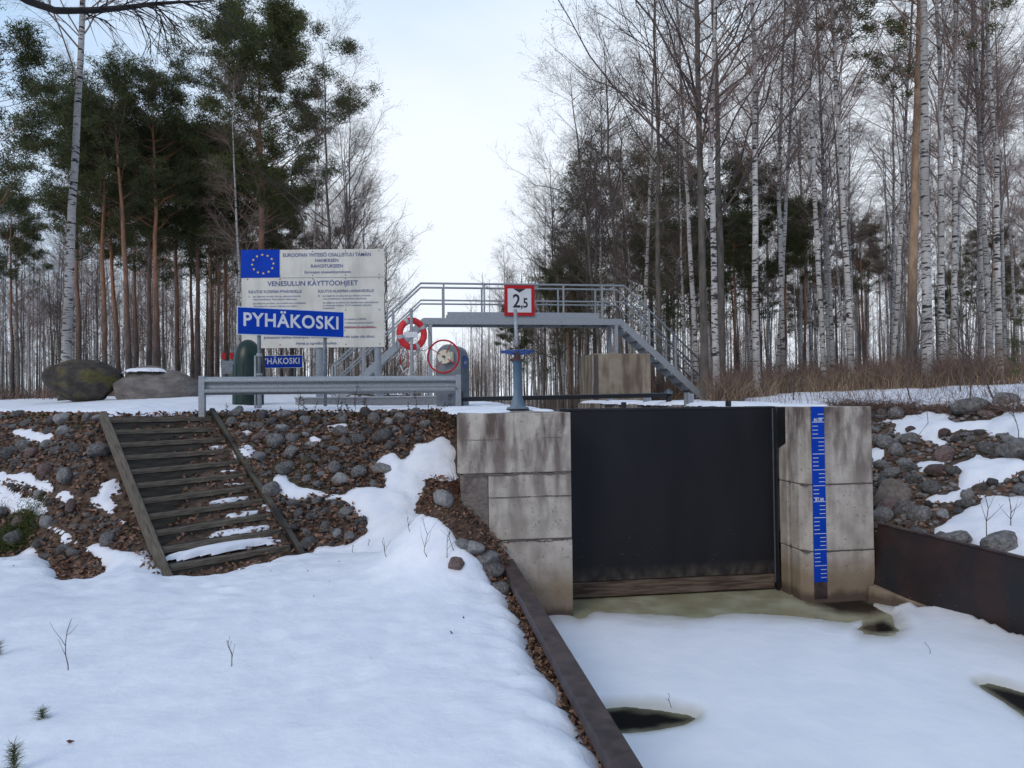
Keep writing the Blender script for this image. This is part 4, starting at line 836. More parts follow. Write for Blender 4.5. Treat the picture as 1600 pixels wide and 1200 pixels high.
# far twin winch wheel seen above the rail
p = at(660, 588, 15); o = MB(); 
root = thing('valve_wheel', (p.x, p.y, 2.5), 'small red valve wheel just visible over the guard rail', 'valve')
b = MB(); b.tube([(p.x + .13 * math.cos(t), p.y + .13 * math.sin(t), p.z) for t in np.linspace(0, 6.283, 20, endpoint=False)], .012, 6, True); b.build('wheel_rim', 'red', root, smooth=True)
b = MB(); b.tube([(p.x, p.y, 2.3), (p.x, p.y, p.z)], .03, 8); b.build('pedestal', 'galv', root)
b = MB(); b.bar((p.x - .12, p.y, p.z), (p.x + .12, p.y, p.z), .015, .015); b.build('spoke', 'red', root)
root = thing('push_bar', (1, 12.6, 2.5), 'long dark steel push bar reaching from the winch across the lock', 'bar')
pA, pB = Vector(W_(.24, .10, 2.60)), L(3.02, 4.9, 2.64)
b = MB(); b.bar(pA, pB, .07, .085); b.build('bar_body', 'black', root, bevel=.004); dv = (pB - pA); 
b = MB(); b.bar(pA + Vector((0, -.02, .04)), pB + Vector((0, -.02, .04)), .06, .012); b.build('top_flange', 'galv_dark', root)
b = MB()
for f in np.linspace(.08, .95, 9):
    q = pA + dv * f; b.tube([(q.x, q.y - .045, q.z), (q.x, q.y - .032, q.z)], .012, 8)
b.build('bolts', 'inkblack', root)
root = thing('pivot_post', L(3.08, 4.95, 2.45), 'short dark post with a capped pin holding the right end of the push bar', 'post')
q = L(3.08, 4.95, 0); b = MB(); b.tube([(q.x, q.y, 2.40), (q.x, q.y, 2.66)], .055, 12); b.build('post_body', 'black', root, smooth=True)
b = MB(); b.tube([(q.x, q.y, 2.662), (q.x, q.y, 2.72)], .085, 12); b.tube([(q.x, q.y, 2.72), (q.x, q.y, 2.76)], .04, 12); b.build('pin_cap', 'galv_dark', root)
for i, (bb, nm) in enumerate(((3.77, 'nearest the gate'), (6.07, 'in the middle of the row'), (9.0, 'farthest from the gate'))):
    root_ = MB(L); root_.box(3.0, 3.02, bb - .02, bb + .2, 2.44, 2.68); root_.box(2.97, 3.14, bb + .08, bb + .10, 2.44, 2.66); o = root_.build('mooring_bracket', 'galv'); tag(o, 'grey steel bracket on the snowy lock wall, ' + nm, 'bracket', 'brackets on the lock wall')
# valve pedestal
vc = L(-.42, 1.5, zt); root = thing('sluice_valve', vc, 'faded blue valve pedestal with a bright blue handwheel on the left pier', 'valve')
lathe([(.155, 0), (.155, .03), (.15, .05), (.11, .06), (.10, .09), (.085, .14), (.066, .2), (.06, .3), (.06, .66), (.075, .68), (.085, .69), (.085, .72), (.04, .73)], vc, 24).build('pedestal', 'bluep', root, smooth=True)
lathe([(.165, -.02), (.165, .028), (.10, .035)], vc, 20).build('base_flange', 'black', root)
lathe([(.10, .70), (.10, .725), (.05, .73), (.045, .78), (.03, .80)], vc, 16).build('bearing', 'brownhub', root)
b = MB(); b.tube([(vc.x + .235 * math.cos(t), vc.y + .235 * math.sin(t), vc.z + .83) for t in np.linspace(0, 6.283, 36, endpoint=False)], .013, 8, True); b.build('handwheel', 'bluew', root, smooth=True)
for k in range(5):
    t = k * 1.2566 + .3; b = MB(); b.bar((vc.x, vc.y, vc.z + .78), (vc.x + .23 * math.cos(t), vc.y + .23 * math.sin(t), vc.z + .83), .02, .014); b.build('spoke', 'bluew', root)
b = MB(); b.tube([(vc.x, vc.y, vc.z + .8), (vc.x - .01, vc.y, vc.z + 1.02), (vc.x - .02, vc.y, vc.z + 1.43)], .026, 12); b.build('stem_tube', 'galv', root, smooth=True)
b = MB(); b.tube([(vc.x, vc.y, vc.z + .80), (vc.x, vc.y, vc.z + .90)], .035, 12); b.build('stem_nut', 'brownhub', root)
# snow lying on the concrete
for (a_, b_, ra, rb, h) in ((-.95, 1.4, .42, 1.2, .05), (-.35, 2.9, .45, .9, .06), (-1.05, 3.2, .4, .9, .06), (-.12, 1.2, .13, .45, .03)):
    snow_blob('snow_on_pier', L(a_, b_, zt + .001), U3, V3, ra, rb, h, seed=a_ * 7 + b_, n=40)
for (a_, b_, ra, rb, h) in ((3.3, 2.8, .42, 1.5, .07), (3.3, 5.6, .42, 1.7, .08), (3.3, 8.6, .42, 1.9, .09), (3.3, 11.3, .35, 1.3, .08), (3.45, .9, .30, .45, .03)):
    snow_blob('snow_on_wall', L(a_, b_, 2.458), U3, V3, ra, rb, h, seed=a_ * 3 + b_, n=40)
# ------------------------------------------------------------------ life buoy
pc = at(643, 560, 15.9); root = thing('buoy_pole', (pc.x, pc.y, 2.4), 'thin pale steel pole carrying the red life ring', 'pole')
ptop = at(643, 482, 15.9).z; b = MB(); b.tube([(pc.x, pc.y, 2.2), (pc.x, pc.y, ptop)], .036, 12); b.build('pole_body', 'galv', root, smooth=True)
cz = at(642, 521, 15.9).z; b = MB(); b.box(pc.x - .15, pc.x + .15, pc.y - .06, pc.y - .045, cz - .10, cz + .03); b.build('back_plate', 'white', root, bevel=.03)
yw = R_(35); ex = Vector((math.cos(yw), math.sin(yw), 0)); cc = Vector((pc.x, pc.y + .10, cz)); 
root = thing('life_ring', cc, 'red life ring with grey bands hung on a pole beside the board', 'life ring')
def ringp(t, r=.305): return cc + ex * r * math.cos(t) + Vector((0, 0, r * math.sin(t)))
b = MB(); b.tube([ringp(t) for t in np.linspace(0, 2 * math.pi, 48, endpoint=False)], .075, 14, True); b.build('ring', 'redring', root, smooth=True)
for t0 in (.55, 2.1, 3.4, 5.1):
    b = MB(); b.tube([ringp(t) for t in np.linspace(t0 - .13, t0 + .13, 6)], .079, 14); b.build('band', 'grey_band', root, smooth=True)
b = MB()
for t0, t1 in ((.55, -1.18), (-1.18, -2.88)):
    pts = []
    for f in np.linspace(0, 1, 12):
        t = t0 + (t1 - t0) * f; pts.append(ringp(t, .38 + .14 * math.sin(math.pi * f)) + Vector((0, 0, -.05 * math.sin(math.pi * f))))
    b.tube(pts, .008, 5)
b.build('grab_rope', 'galv_dark', root)
q = at(626, 545, 15.9); o = MB().tube([(q.x, q.y, q.z + .15), (q.x - .02, q.y, q.z), (q.x - .01, q.y, q.z - .35), (q.x + .06, q.y, q.z - .52), (q.x + .17, q.y, q.z - .42), (q.x + .17, q.y, q.z - .1), (q.x + .1, q.y, q.z + .15)], .010, 6).build('throw_rope', 'red', None, True)
tag(o, 'thin red rope hanging in a loop below the life ring', 'rope')
o = MB().tube([(q.x - .01, q.y - .015, q.z - .37), (q.x + .06, q.y - .015, q.z - .53), (q.x + .17, q.y - .015, q.z - .43)], .014, 6).build('rope_float', 'white', None, True); tag(o, 'white end of the rope loop hanging beside the pole', 'rope')
# ------------------------------------------------------------------ trees
def nrm(v): return v / (np.linalg.norm(v, axis=-1, keepdims=True) + 1e-9)
def tubes(P, Rr, S):
    """P (M,K,3), Rr (M,K)"""
    Mn, K, _ = P.shape; T = nrm(np.gradient(P, axis=1)); ref = np.where(np.abs(T[..., 2:3]) < .9, np.array([0, 0, 1.]), np.array([1., 0, 0]))
    x = nrm(np.cross(T, ref)); y = np.cross(x, T); t = np.arange(S) * 2 * np.pi / S
    V = P[:, :, None] + (x[:, :, None] * np.cos(t)[:, None] + y[:, :, None] * np.sin(t)[:, None]) * Rr[:, :, None, None]
    m_, k, s = np.meshgrid(np.arange(Mn), np.arange(K - 1), np.arange(S), indexing='ij'); s2 = (s + 1) % S
    q = m_ * K * S + k * S; return V.reshape(-1, 3), np.stack([q + s, q + s2, q + S + s2, q + S + s], -1).reshape(-1, 4)
def join(parts):
    Vs, Fs, n = [], [], 0
    for V, Fq in parts: Vs.append(V); Fs.append(Fq + n); n += len(V)
    return np.concatenate(Vs), np.concatenate(Fs)
def grow(rng, P, Rr, n, t0, t1, ln, ang, K, up=0., droop=0., wob=.08, rr=.55, rmin=.003, golden=False):
    Mn, Kp, _ = P.shape; t = rng.uniform(t0, t1, (Mn, n)); t.sort(axis=1); f = t * (Kp - 1); i = np.minimum(f.astype(int), Kp - 2); fr = (f - i)[..., None]; ar = np.arange(Mn)[:, None]
    p = P[ar, i] * (1 - fr) + P[ar, i + 1] * fr; T = nrm(P[ar, i + 1] - P[ar, i]); r0 = Rr[ar, i] * (1 - fr[..., 0]) + Rr[ar, i + 1] * fr[..., 0]
    q = rng.randn(Mn, n, 3); q = nrm(q - (q * T).sum(-1, keepdims=True) * T); a_ = rng.uniform(ang[0], ang[1], (Mn, n, 1))
    D = nrm(T * np.cos(a_) + q * np.sin(a_)); Ln = ln(t) * rng.uniform(.7, 1.25, t.shape)
    D, p, Ln, r0 = D.reshape(-1, 3), p.reshape(-1, 3), Ln.reshape(-1), r0.reshape(-1)
    s = np.linspace(0, 1, K); W = np.cumsum(rng.randn(len(p), K, 3) * wob / K ** .5, axis=1) * s[None, :, None]
    C = p[:, None] + (D[:, None] * s[None, :, None] + W) * Ln[:, None, None]
    C[..., 2] += (up * s ** 2 - droop * s ** 2.2)[None] * Ln[:, None]
    rs_ = np.maximum(np.minimum(r0 * rr, .004 + Ln * .0052), rmin); Rn = rs_[:, None] * (1 - .8 * s)[None]; return C, np.maximum(Rn, rmin * .6), t.reshape(-1)
def trunk(rng, H, r, lean=.02, wob=.05, K=16, fork=False):
    s = np.linspace(0, 1, K); P = np.zeros((1, K, 3)); P[0, :, 2] = s * H; w_ = np.cumsum(rng.randn(K, 2) * wob, 0) * s[:, None] ** .5 * .6; P[0, :, :2] = w_ - w_[0] + rng.randn(2) * lean * (s * H)[:, None]
    R0 = r * (1 - s) ** .8 + .008; R0[0] *= 1.25; return P, R0[None]
TREE = {}
def t_birch(seed, H=18, r=.14, n1=44, t0=.3, up=.12, dr=.0, wide=.20):
    rng = np.random.RandomState(seed); P, Rr = trunk(rng, H, r); tr = tubes(P, Rr, 12)
    B, RB, tb = grow(rng, P, Rr, n1, t0, .985, lambda t: H * wide * (1.12 - t) ** .8 + .4, (.5, .85), 8, up, dr, .10)
    C, RC, _ = grow(rng, B, RB, 9, .15, 1, lambda t: .55 + .8 * (1 - t), (.4, .9), 5, .05, .25, .12, .6)
    D, RD, _ = grow(rng, C, RC, 12, .1, 1, lambda t: .32 + .3 * (1 - t), (.3, .9), 4, 0, .35, .12, .7, .0022)
    return tr, join([tubes(B, RB, 5), tubes(C, RC, 3), tubes(D, RD, 3)])
def t_alder(seed, H=15, r=.088, n1=34, ang=(.75, 1.15), wide=.30, t0=.18):
    rng = np.random.RandomState(seed); P, Rr = trunk(rng, H, r, .03, .07); tr = tubes(P, Rr, 12)
    B, RB, tb = grow(rng, P, Rr, n1, t0, .985, lambda t: H * wide * (1.15 - t) ** .7 + .4, ang, 9, .22, 0, .13, .5)
    C, RC, _ = grow(rng, B, RB, 10, .15, 1, lambda t: .5 + 1.0 * (1 - t), (.4, .85), 5, .12, 0, .14, .6)
    D, RD, _ = grow(rng, C, RC, 10, .15, 1, lambda t: .25 + .25 * (1 - t), (.4, 1.0), 4, .05, 0, .15, .7, .0024)
    E, RE, _ = grow(rng, D, RD, 1, .9, 1, lambda t: .05 + 0 * t, (.2, 1.2), 3, -.2, 0, .05, 3.0, .007)   # hanging catkins
    return tr, join([tubes(B, RB, 5), tubes(C, RC, 3), tubes(D, RD, 3), tubes(E, RE, 3)])
def needles(rng, P, per, L0, W0, spread):
    """tufts at each row of P"""
    n = len(P) * per; c = np.repeat(P, per, 0) + rng.randn(n, 3) * spread * np.array([1, 1, .55]); D = rng.randn(n, 3); D[:, 2] = np.abs(D[:, 2]) * .7 + .15; D = nrm(D)
    s_ = nrm(np.cross(D, rng.randn(n, 3))); Ln = rng.uniform(.6, 1.2, n)[:, None] * L0; w_ = s_ * W0
    V = np.stack([c - w_, c + w_, c + D * Ln + w_ * .3, c + D * Ln - w_ * .3], 1).reshape(-1, 3); i = np.arange(n) * 4; return V, np.stack([i, i + 1, i + 2, i + 3], 1)
def t_pine(seed, H=17, r=.16, n1=40, t0=.5, wide=.2, flat=1., per=18, tuft=4, dead=10, spread=.09):
    rng = np.random.RandomState(seed); P, Rr = trunk(rng, H, r, .01, .05); tr = tubes(P, Rr, 12)
    prof = lambda t: H * wide * np.clip((1.06 - t) / (1.06 - t0), 0, 1) ** .6 * (.55 + .45 * np.clip((t - t0) * 6, 0, 1)) + .25
    B, RB, tb = grow(rng, P, Rr, n1, t0, .985, prof, (.95, 1.4), 7, .28, 0, .12, .5)
    C, RC, tc_ = grow(rng, B, RB, 7, .35, 1, lambda t: .5 + .5 * (1 - t), (.4, .9), 4, .25, 0, .12, .6)
    parts = [tubes(B, RB, 5), tubes(C, RC, 3)]
    if dead:
        Dd, RDd, _ = grow(rng, P, Rr, dead, .12, t0, lambda t: .5 + 1.2 * t, (1.1, 1.5), 5, .1, 0, .15, .3); E, RE, _ = grow(rng, Dd, RDd, 4, .3, 1, lambda t: .3 + 0 * t, (.5, 1), 3, 0, 0, .1, .6); parts += [tubes(Dd, RDd, 4), tubes(E, RE, 3)]
    f = rng.uniform(.45, 1.0, (len(C), tuft)); i = np.minimum((f * 3).astype(int), 2); fr = (f * 3 - i)[..., None]; ar = np.arange(len(C))[:, None]; Q = (C[ar, i] * (1 - fr) + C[ar, i + 1] * fr).reshape(-1, 3)
    Q2 = B[:, -1]; Q = np.concatenate([Q, Q2]); return tr, join(parts), needles(rng, Q, per, .15, .013, spread)
def mk(kind, key, geo, barks, tw, nd='needle'):
    ms = [npmesh('trunk', *geo[0])]; ms[0].materials.append(M[barks]); c = npmesh('crown', *geo[1]); c.materials.append(M[tw]); ms.append(c)
    if len(geo) > 2: q = npmesh('needles', *geo[2], smooth=False); q.materials.append(M[nd]); ms.append(q)
    TREE[key] = (kind, ms)
for i in range(5): mk('birch_tree', 'b%d' % i, t_birch(100 + i, 18 + i % 3, .082 + .008 * (i % 2), t0=.28 + .05 * i), 'birch', 'twig')
mk('birch_tree', 'bbig', t_birch(140, 20, .115, 36, .40, .1, .1, .24), 'birch', 'twig'); mk('birch_tree', 'bthin', t_birch(150, 14, .07, 30, .35, .15, .0, .13), 'birch', 'twig')
mk('birch_tree', 'bthin2', t_birch(151, 13, .06, 26, .3, .15, .0, .12), 'birch', 'twig')
for i in range(4): mk('alder_tree', 'a%d' % i, t_alder(200 + i, 15 + i % 3), 'alder', 'twig_dark')
mk('alder_tree', 'abush', t_alder(210, 9, .07, 40, (.6, 1.1), .3, .06), 'alder', 'twig_dark')
for i, (h_, t0_, w_) in enumerate(((12, .42, .19), (12.4, .52, .17), (12.8, .60, .17))): mk('pine_tree', 'p%d' % i, t_pine(300 + i, h_, .115, 44, t0_, w_, per=20, tuft=5, dead=16, spread=.13), 'pine', 'pine', 'needle2')
mk('pine_tree', 'pbig', t_pine(310, 14.8, .15, 80, .40, .28, per=24, tuft=8, dead=6, spread=.16), 'pine', 'pine', 'needle')
mk('pine_tree', 'pgold', t_pine(320, 20, .125, 46, .40, .15, dead=3), 'pine_gold', 'pine', 'needle')
mk('pine_tree', 'plow', t_pine(330, 10.5, .09, 60, .22, .17, dead=24, per=9, tuft=4, spread=.13), 'alder', 'twig', 'needle2'); mk('pine_tree', 'plow2', t_pine(331, 11.5, .09, 56, .34, .15, dead=30, per=9, tuft=4, spread=.13), 'alder', 'twig', 'needle2')
PART = ['trunk', 'crown', 'needles']
def plant(key, x, y, s=1., rz=None, label=None, group=None, lean=(0, 0), sz=None, cat=None, dz=-.1):
    kind, ms = TREE[key]; o = bpy.data.objects.new(kind, None); COL.objects.link(o); o.location = (x, y, gz1(x, y) + dz); o.scale = (s, s, sz or s)
    o.rotation_euler = (lean[1], lean[0], random.uniform(0, 6.28) if rz is None else rz); tag(o, label, cat or kind.replace('_tree', ' tree'), group)
    for i, me in enumerate(ms):
        c = bpy.data.objects.new(PART[i], me); COL.objects.link(c); c.parent = o
    TP.append((x, y)); return o
TP = []
def pl(key, px, Y, s, label, wpx=None, **k): return plant(key, (px - 800) / F * Y, Y, s, label=label, **k)
# -- named trees, left
pl('bbig', 99, 18.5, 1.0, 'thick white birch trunk rising behind the dark mossy boulder', lean=(.035, 0), sz=1.0)
pl('p1', 124, 25, .85, 'reddish pine just right of the thick white birch'); pl('p0', 163, 24, .80, 'dark-stemmed pine between the birch and the orange pine')
pl('p2', 204, 23, .83, 'slender bright orange pine left of the information board'); pl('p1', 188, 27, .82, 'slightly leaning red pine beside the bright orange pine', lean=(-.04, 0))
pl('p0', 232, 27, .85, 'pine right of the bright orange pine'); pl('p2', 247, 23.5, .82, 'stout dark pine standing over the grey boulder'); pl('p1', 278, 29, .85, 'thin pine right of the stout dark pine')
pl('pbig', 408, 26, .93, 'big bushy pine rising above the left end of the board', lean=(.0, 0)); pl('p0', 310, 28, .9, 'dark-stemmed pine between boulder and board'); pl('p2', 352, 30, .85, 'pine behind the green container')
pl('p0', -20, 17, .80, 'bushy pine cut by the left picture edge', ); pl('bthin', 372, 22, .72, 'slender white birch beside the left edge of the board'); pl('p1', 330, 33, .95, 'tall pine behind the slender birch')
pl('bthin', 492, 25, .75, 'thin birch behind the middle of the board'); pl('b2', 549, 27, .58, 'birch behind the right part of the board'); pl('p0', 456, 33, .85, 'pine behind the big bushy pine')
pl('a1', 520, 24, .77, 'dark alder with the tallest crown behind the board'); pl('a3', 545, 23.5, .60, 'dark alder leaning left behind the board', lean=(-.05, 0)); pl('a2', 562, 22.5, .50, 'spreading dark alder at the edge of the open sky', lean=(.06, 0)); pl('a0', 590, 25, .46, 'low twiggy alder behind the life ring'); pl('abush', 606, 30, .75, 'twiggy bush alder left of the canal gap')
# -- named trees, right
pl('b0', 1003, 28, 1.0, 'leaning white birch at the left edge of the right wood', lean=(-.03, 0)); pl('a0', 1032, 24, 1.12, 'dark leaning alder above the bridge stairs', lean=(-.06, 0)); pl('b3', 1090, 24, .95, 'white birch left of the two dark alders')
pl('a2', 1101, 19, 1.15, 'left one of two tall dark alders behind the bridge stairs', lean=(-.045, 0)); pl('a3', 1129, 21, 1.15, 'right one of two tall dark alders behind the bridge stairs', lean=(-.02, 0))
pl('bthin', 1120, 18, 1.15, 'thin bright white birch at the foot of the bridge stairs'); pl('b1', 1183, 18.5, .95, 'straight white birch right of the bridge stairs'); pl('b2', 1212, 24, .85, 'birch in second row right of the stairs'); pl('bthin', 1225, 22, 1.1, 'thin birch right of the straight white birch')
pl('b4', 1288, 20, .9, 'speckled birch left of the golden pine, left of its pair'); pl('b0', 1303, 25, .9, 'birch just behind the speckled pair'); pl('b3', 1333, 19.5, .95, 'darkly speckled birch, right of the pair left of the golden pine')
pl('b2', 1393, 22, .8, 'thin birch touching the left side of the golden pine'); pl('pgold', 1423, 19.5, 1.0, 'tall golden-barked pine on the right', lean=(-.04, 0)); pl('bbig', 1450, 17.2, 1.0, 'thickest white birch on the right, beside the golden pine', lean=(.0, 0))
pl('b1', 1474, 19, .9, 'left of the twin birches behind the thickest birch'); pl('b4', 1489, 19.3, .92, 'right of the twin birches behind the thickest birch'); pl('b0', 1533, 22, .9, 'first of three thin birches near the right edge'); pl('b3', 1549, 21, .9, 'second of three thin birches near the right edge'); pl('bthin', 1562, 20, 1.2, 'third of three thin birches near the right edge')
pl('p0', 1150, 30, .62, 'narrow dark pine between white birches on the right'); pl('p2', 1175, 33, .80, 'dark spire-topped pine behind the straight birch'); pl('p1', 1258, 30, .6, 'red-stemmed pine behind the bridge stairs birches')
for px, Y, s, k in ((905, 48, 1.35, 'plow'), (930, 42, 1.35, 'plow2'), (980, 44, 1.4, 'plow2'), (1045, 34, 1.1, 'plow2'), (1070, 32, 1.0, 'plow'), (1130, 35, 1.1, 'plow'), (848, 66, 1.2, 'plow'), (1020, 38, 1.15, 'plow'), (890, 52, 1.1, 'plow')):
    pl(k, px, Y, s, 'dense low-branched dark pine in the right wood behind the footbridge', group='dark pines behind the footbridge')
for px, Y, s, k in ((880, 40, 1.0, 'a1'), (915, 34, 1.0, 'a3'), (945, 30, .95, 'a0'), (850, 50, .95, 'a2'), (975, 27, .9, 'a1'), (820, 62, .9, 'a3')):
    pl(k, px, Y, s, 'bare spreading alder on the left edge of the right wood', group='alders along the canal', lean=(-.04, 0))
for px, Y, s, k in ((20, 30, .7, 'p1'), (215, 35, .85, 'p1'), (300, 38, .95, 'p0'), (340, 29, .75, 'p0'), (385, 36, .9, 'p2'), (440, 38, .8, 'p1')):
    pl(k, px, Y, s, 'dark pine deeper in the left wood', group='pines deeper in the left wood')
# -- fill
rs = np.random.RandomState(12)
def fill(n, side, y0, y1, keys, label, group, smin, smax, md=1.3):
    c = 0; t_ = 0
    while c < n and t_ < n * 60:
        t_ += 1; Y = y0 + (y1 - y0) * rs.rand() ** .8
        if side < 0: x1 = -3.6 - .137 * Y; x0 = -.76 * Y - 1
        else: x0 = 7.4 - .137 * Y; x1 = .76 * Y + 1
        x = rs.uniform(x0, x1)
        if side < 0 and Y < 30 and -.45 * Y < x and rs.rand() < .3: continue
        if any((x - a) ** 2 + (Y - b_) ** 2 < md * md for a, b_ in TP): continue
        plant(keys[rs.randint(len(keys))], x, Y, rs.uniform(smin, smax), label=label, group=group, lean=(rs.normal(0, .028), rs.normal(0, .028))); c += 1
fill(62, -1, 30, 66, ['b0', 'b1', 'b3', 'bthin', 'bthin2', 'b4', 'bthin'], 'thin bare birch in the left wood', 'thin birches in the left wood', .62, .88)
fill(88, 1, 24, 60, ['b0', 'b1', 'b2', 'b3', 'b4', 'bthin', 'bthin2'], 'bare birch in the right wood', 'birches in the right wood', .68, .95)
fill(16, 1, 30, 60, ['p0', 'p1', 'p2'], 'tall pine scattered among the right birches', 'pines in the right wood', .6, .85)
fill(12, -1, 30, 60, ['a0', 'a3'], 'bare alder in the left wood', 'alders in the left wood', .5, .75)
# -- far wood, one mass
def far_wood():
    rng = np.random.RandomState(77); tr, tw, bt_ = [], [], []
    n = 1500; Y = 50 + 95 * rng.rand(n) ** .8; side = rng.rand(n) < .45
    xl0, xl1 = -.80 * Y, -2.6 - .137 * Y; xr0, xr1 = 6.6 - .137 * Y, .80 * Y; u = rng.rand(n); X = np.where(side, xl0 + (xl1 - xl0) * u, xr0 + (xr1 - xr0) * u)
    endm = rng.rand(n) < .16; Y = np.where(endm, rng.uniform(125, 160, n), Y); X = np.where(endm, -.137 * Y + rng.uniform(-14, 16, n), X)
    H = rng.uniform(9, 16, n) * np.where(endm, .75, 1); Z = gz(X, Y); K = 5; s = np.linspace(0, 1, K)
    P = np.zeros((n, K, 3)); P[..., 0] = X[:, None] + rng.randn(n)[:, None] * .3 * s; P[..., 1] = Y[:, None]; P[..., 2] = Z[:, None] + H[:, None] * s; Rr = rng.uniform(.06, .13, n)[:, None] * (1 - .85 * s)[None]
    B, RB, _ = grow(rng, P, Rr, 16, .25, .99, lambda t: 1.1 + 2.2 * (1 - t), (.5, 1.0), 4, .15, 0, .1, .5, .008); C, RC, _ = grow(rng, B, RB, 5, .2, 1, lambda t: .9 + 0 * t, (.4, .9), 3, 0, .1, .1, .7, .007)
    isb = rng.rand(n) < .55; Vb, Fb = tubes(P[isb], Rr[isb], 5); Vd, Fd = tubes(P[~isb], Rr[~isb], 5)
    for nm, g, m in (('far_birch_stems', (Vb, Fb), 'birch'), ('far_dark_stems', (Vd, Fd), 'alder'), ('far_twigs', join([tubes(B, RB, 3), tubes(C, RC, 3)]), 'twig')):
        me = npmesh(nm, *g); tag(link(nm, me, M[m]), 'mass of bare trees far behind', None, None, 'stuff')
far_wood()
# ------------------------------------------------------------------ undergrowth
def brushfield(name, m, n, samp, hmin, hmax, w_, seed, leanr=.25, bend=.4):
    rng = np.random.RandomState(seed); X, Y = samp(rng, n); Z = gz(X, Y); D = np.stack([rng.randn(len(X)) * leanr, rng.randn(len(X)) * leanr, np.ones(len(X))], 1); D = nrm(D); Ln = rng.uniform(hmin, hmax, len(X)) * (.6 + .7 * fbm(X * .7, Y * .7, seed))
    return blades(name, m, np.stack([X, Y, Z], 1), D, Ln, np.full(len(X), w_) * rng.uniform(.6, 1.4, len(X)), 'stuff', None, bend, seed)
def samp_r(rng, n, y0=16.5, y1=30, p=1.5):
    Y = y0 + (y1 - y0) * rng.rand(n) ** p; x0 = np.maximum(4.6 - .137 * (Y - 16), 6.8 - .137 * Y); X = x0 + (Y * .78 - x0) * rng.rand(n); q = 800 + F * X / Y; k = ~((q > 985) & (q < 1112) & (Y < 22.6)) & (fbm(X * .8, Y * .8, 7) > .38 + .25 * np.clip((18.5 - Y) / 2, 0, 1)); return X[k], Y[k]
brushfield('dry_grass', 'drygrass', 26000, samp_r, .25, .75, .014, 1, .25, .6)
brushfield('brushwood', 'brush', 24000, samp_r, .4, 1.25, .012, 2, .22, .5)
brushfield('brushwood', 'brush', 9000, lambda r, n: samp_r(r, n, 28, 55, 1), .5, 1.6, .03, 3, .25, .5)
def samp_l(rng, n):
    Y = 21 + 30 * rng.rand(n); X = -.78 * Y + (-3.0 - .137 * Y + .78 * Y) * rng.rand(n); k = fbm(X * .5, Y * .5, 8) > .42; return X[k], Y[k]
brushfield('brushwood', 'brush', 9000, samp_l, .3, 1.0, .02, 4, .25, .5)
def samp_c(rng, n):
    b_ = 17 + 22 * rng.rand(n); a_ = rng.uniform(-2.4, 5.2, n); X = .70 + UX * a_ - UY * b_; Y = 8.46 + UY * a_ + UX * b_; k = (np.abs(a_ - 1.4) > 1.6) | (b_ > 33); return X[k], Y[k]
brushfield('brushwood', 'brush', 3500, samp_c, .15, .6, .015, 5, .4, .5)
def samp_e(rng, n):    # sparse stems standing in the snow of the right bank top
    Y = rng.uniform(12, 17.5, n); X = np.interp(Y, [11, 13.5, 15, 17.5], [8.4, 7.3, 5.0, 4.2]) + rng.rand(n) ** 1.3 * (Y * .76 - 5); return X, Y
brushfield('dry_stems', 'brush', 1500, samp_e, .12, .6, .008, 6, .3, .6)
def crest_grass(rng, n):
    t = rng.rand(n); X = np.interp(t, [0, 1], [6.4, 9.4]); Y = np.interp(X, [6.4, 7.2, 8.2, 9.4], [13.9, 13.3, 11.3, 8.4]) + rng.normal(0, .22, n); k = fbm(X * 1.5, Y * 1.5, 77) > .42; return X[k], Y[k]
brushfield('dry_grass', 'brush', 5000, crest_grass, .15, .5, .008, 7, .9, 1.0)
def crest_l(rng, n):
    X = rng.uniform(-10, -1.2, n); Y = np.interp(X, [-10, -6.5, -5.35, -1.0], [14, 11.15, 12.35, 12.65]) + rng.normal(-.05, .08, n); k = (X < -6.6) | (X > -5.2); return X[k], Y[k]
brushfield('turf_edge', 'moss', 5000, crest_l, .03, .08, .010, 8, .8, 1.0)
# rusty grass tuft hanging by the pier corner
rng = np.random.RandomState(3); n = 3600; f = rng.rand(n); p0, p1 = Vector((-.95, 10.1, 0)), Vector((-.18, 8.5, 0)); X = p0.x + (p1.x - p0.x) * f + rng.normal(0, .09, n); Y = p0.y + (p1.y - p0.y) * f + rng.normal(0, .10, n)
X = np.minimum(X, -.66 + (Y - 8.28) * -.139 + np.where(Y < 8.25, .6, -.02)); Z = np.maximum(gz(X, Y), .55)
D = nrm(np.stack([rng.normal(.35, .5, n), rng.normal(-.5, .4, n), rng.normal(.3, .4, n)], 1)); o = blades('grass_tuft', 'redgrass', np.stack([X, Y, Z + .02], 1), D, rng.uniform(.12, .34, n), np.full(n, .006), None, None, 1.0, 3)
tag(o, 'rusty brown dead grass hanging down beside the left pier', 'grass tuft')
# moss / juniper on the left
rng = np.random.RandomState(4); n = 3800; pc_ = [gpos(12, 842), gpos(36, 836), gpos(-25, 835), gpos(28, 852)]
ci = rng.randint(0, 4, n); C_ = np.array([p[:] for p in pc_])[ci]; X = C_[:, 0] + rng.normal(0, .12, n); Y = C_[:, 1] + rng.normal(0, .12, n); Z = gz(X, Y) + np.abs(rng.normal(0, .10, n))
o = blades('juniper_shrub', 'moss', np.stack([X, Y, Z], 1), nrm(np.stack([rng.randn(n) * .7, rng.randn(n) * .7, np.abs(rng.randn(n)) * .6 + .2], 1)), rng.uniform(.04, .10, n), np.full(n, .009), None, None, .6, 4); tag(o, 'low mossy green juniper at the left picture edge', 'shrub')
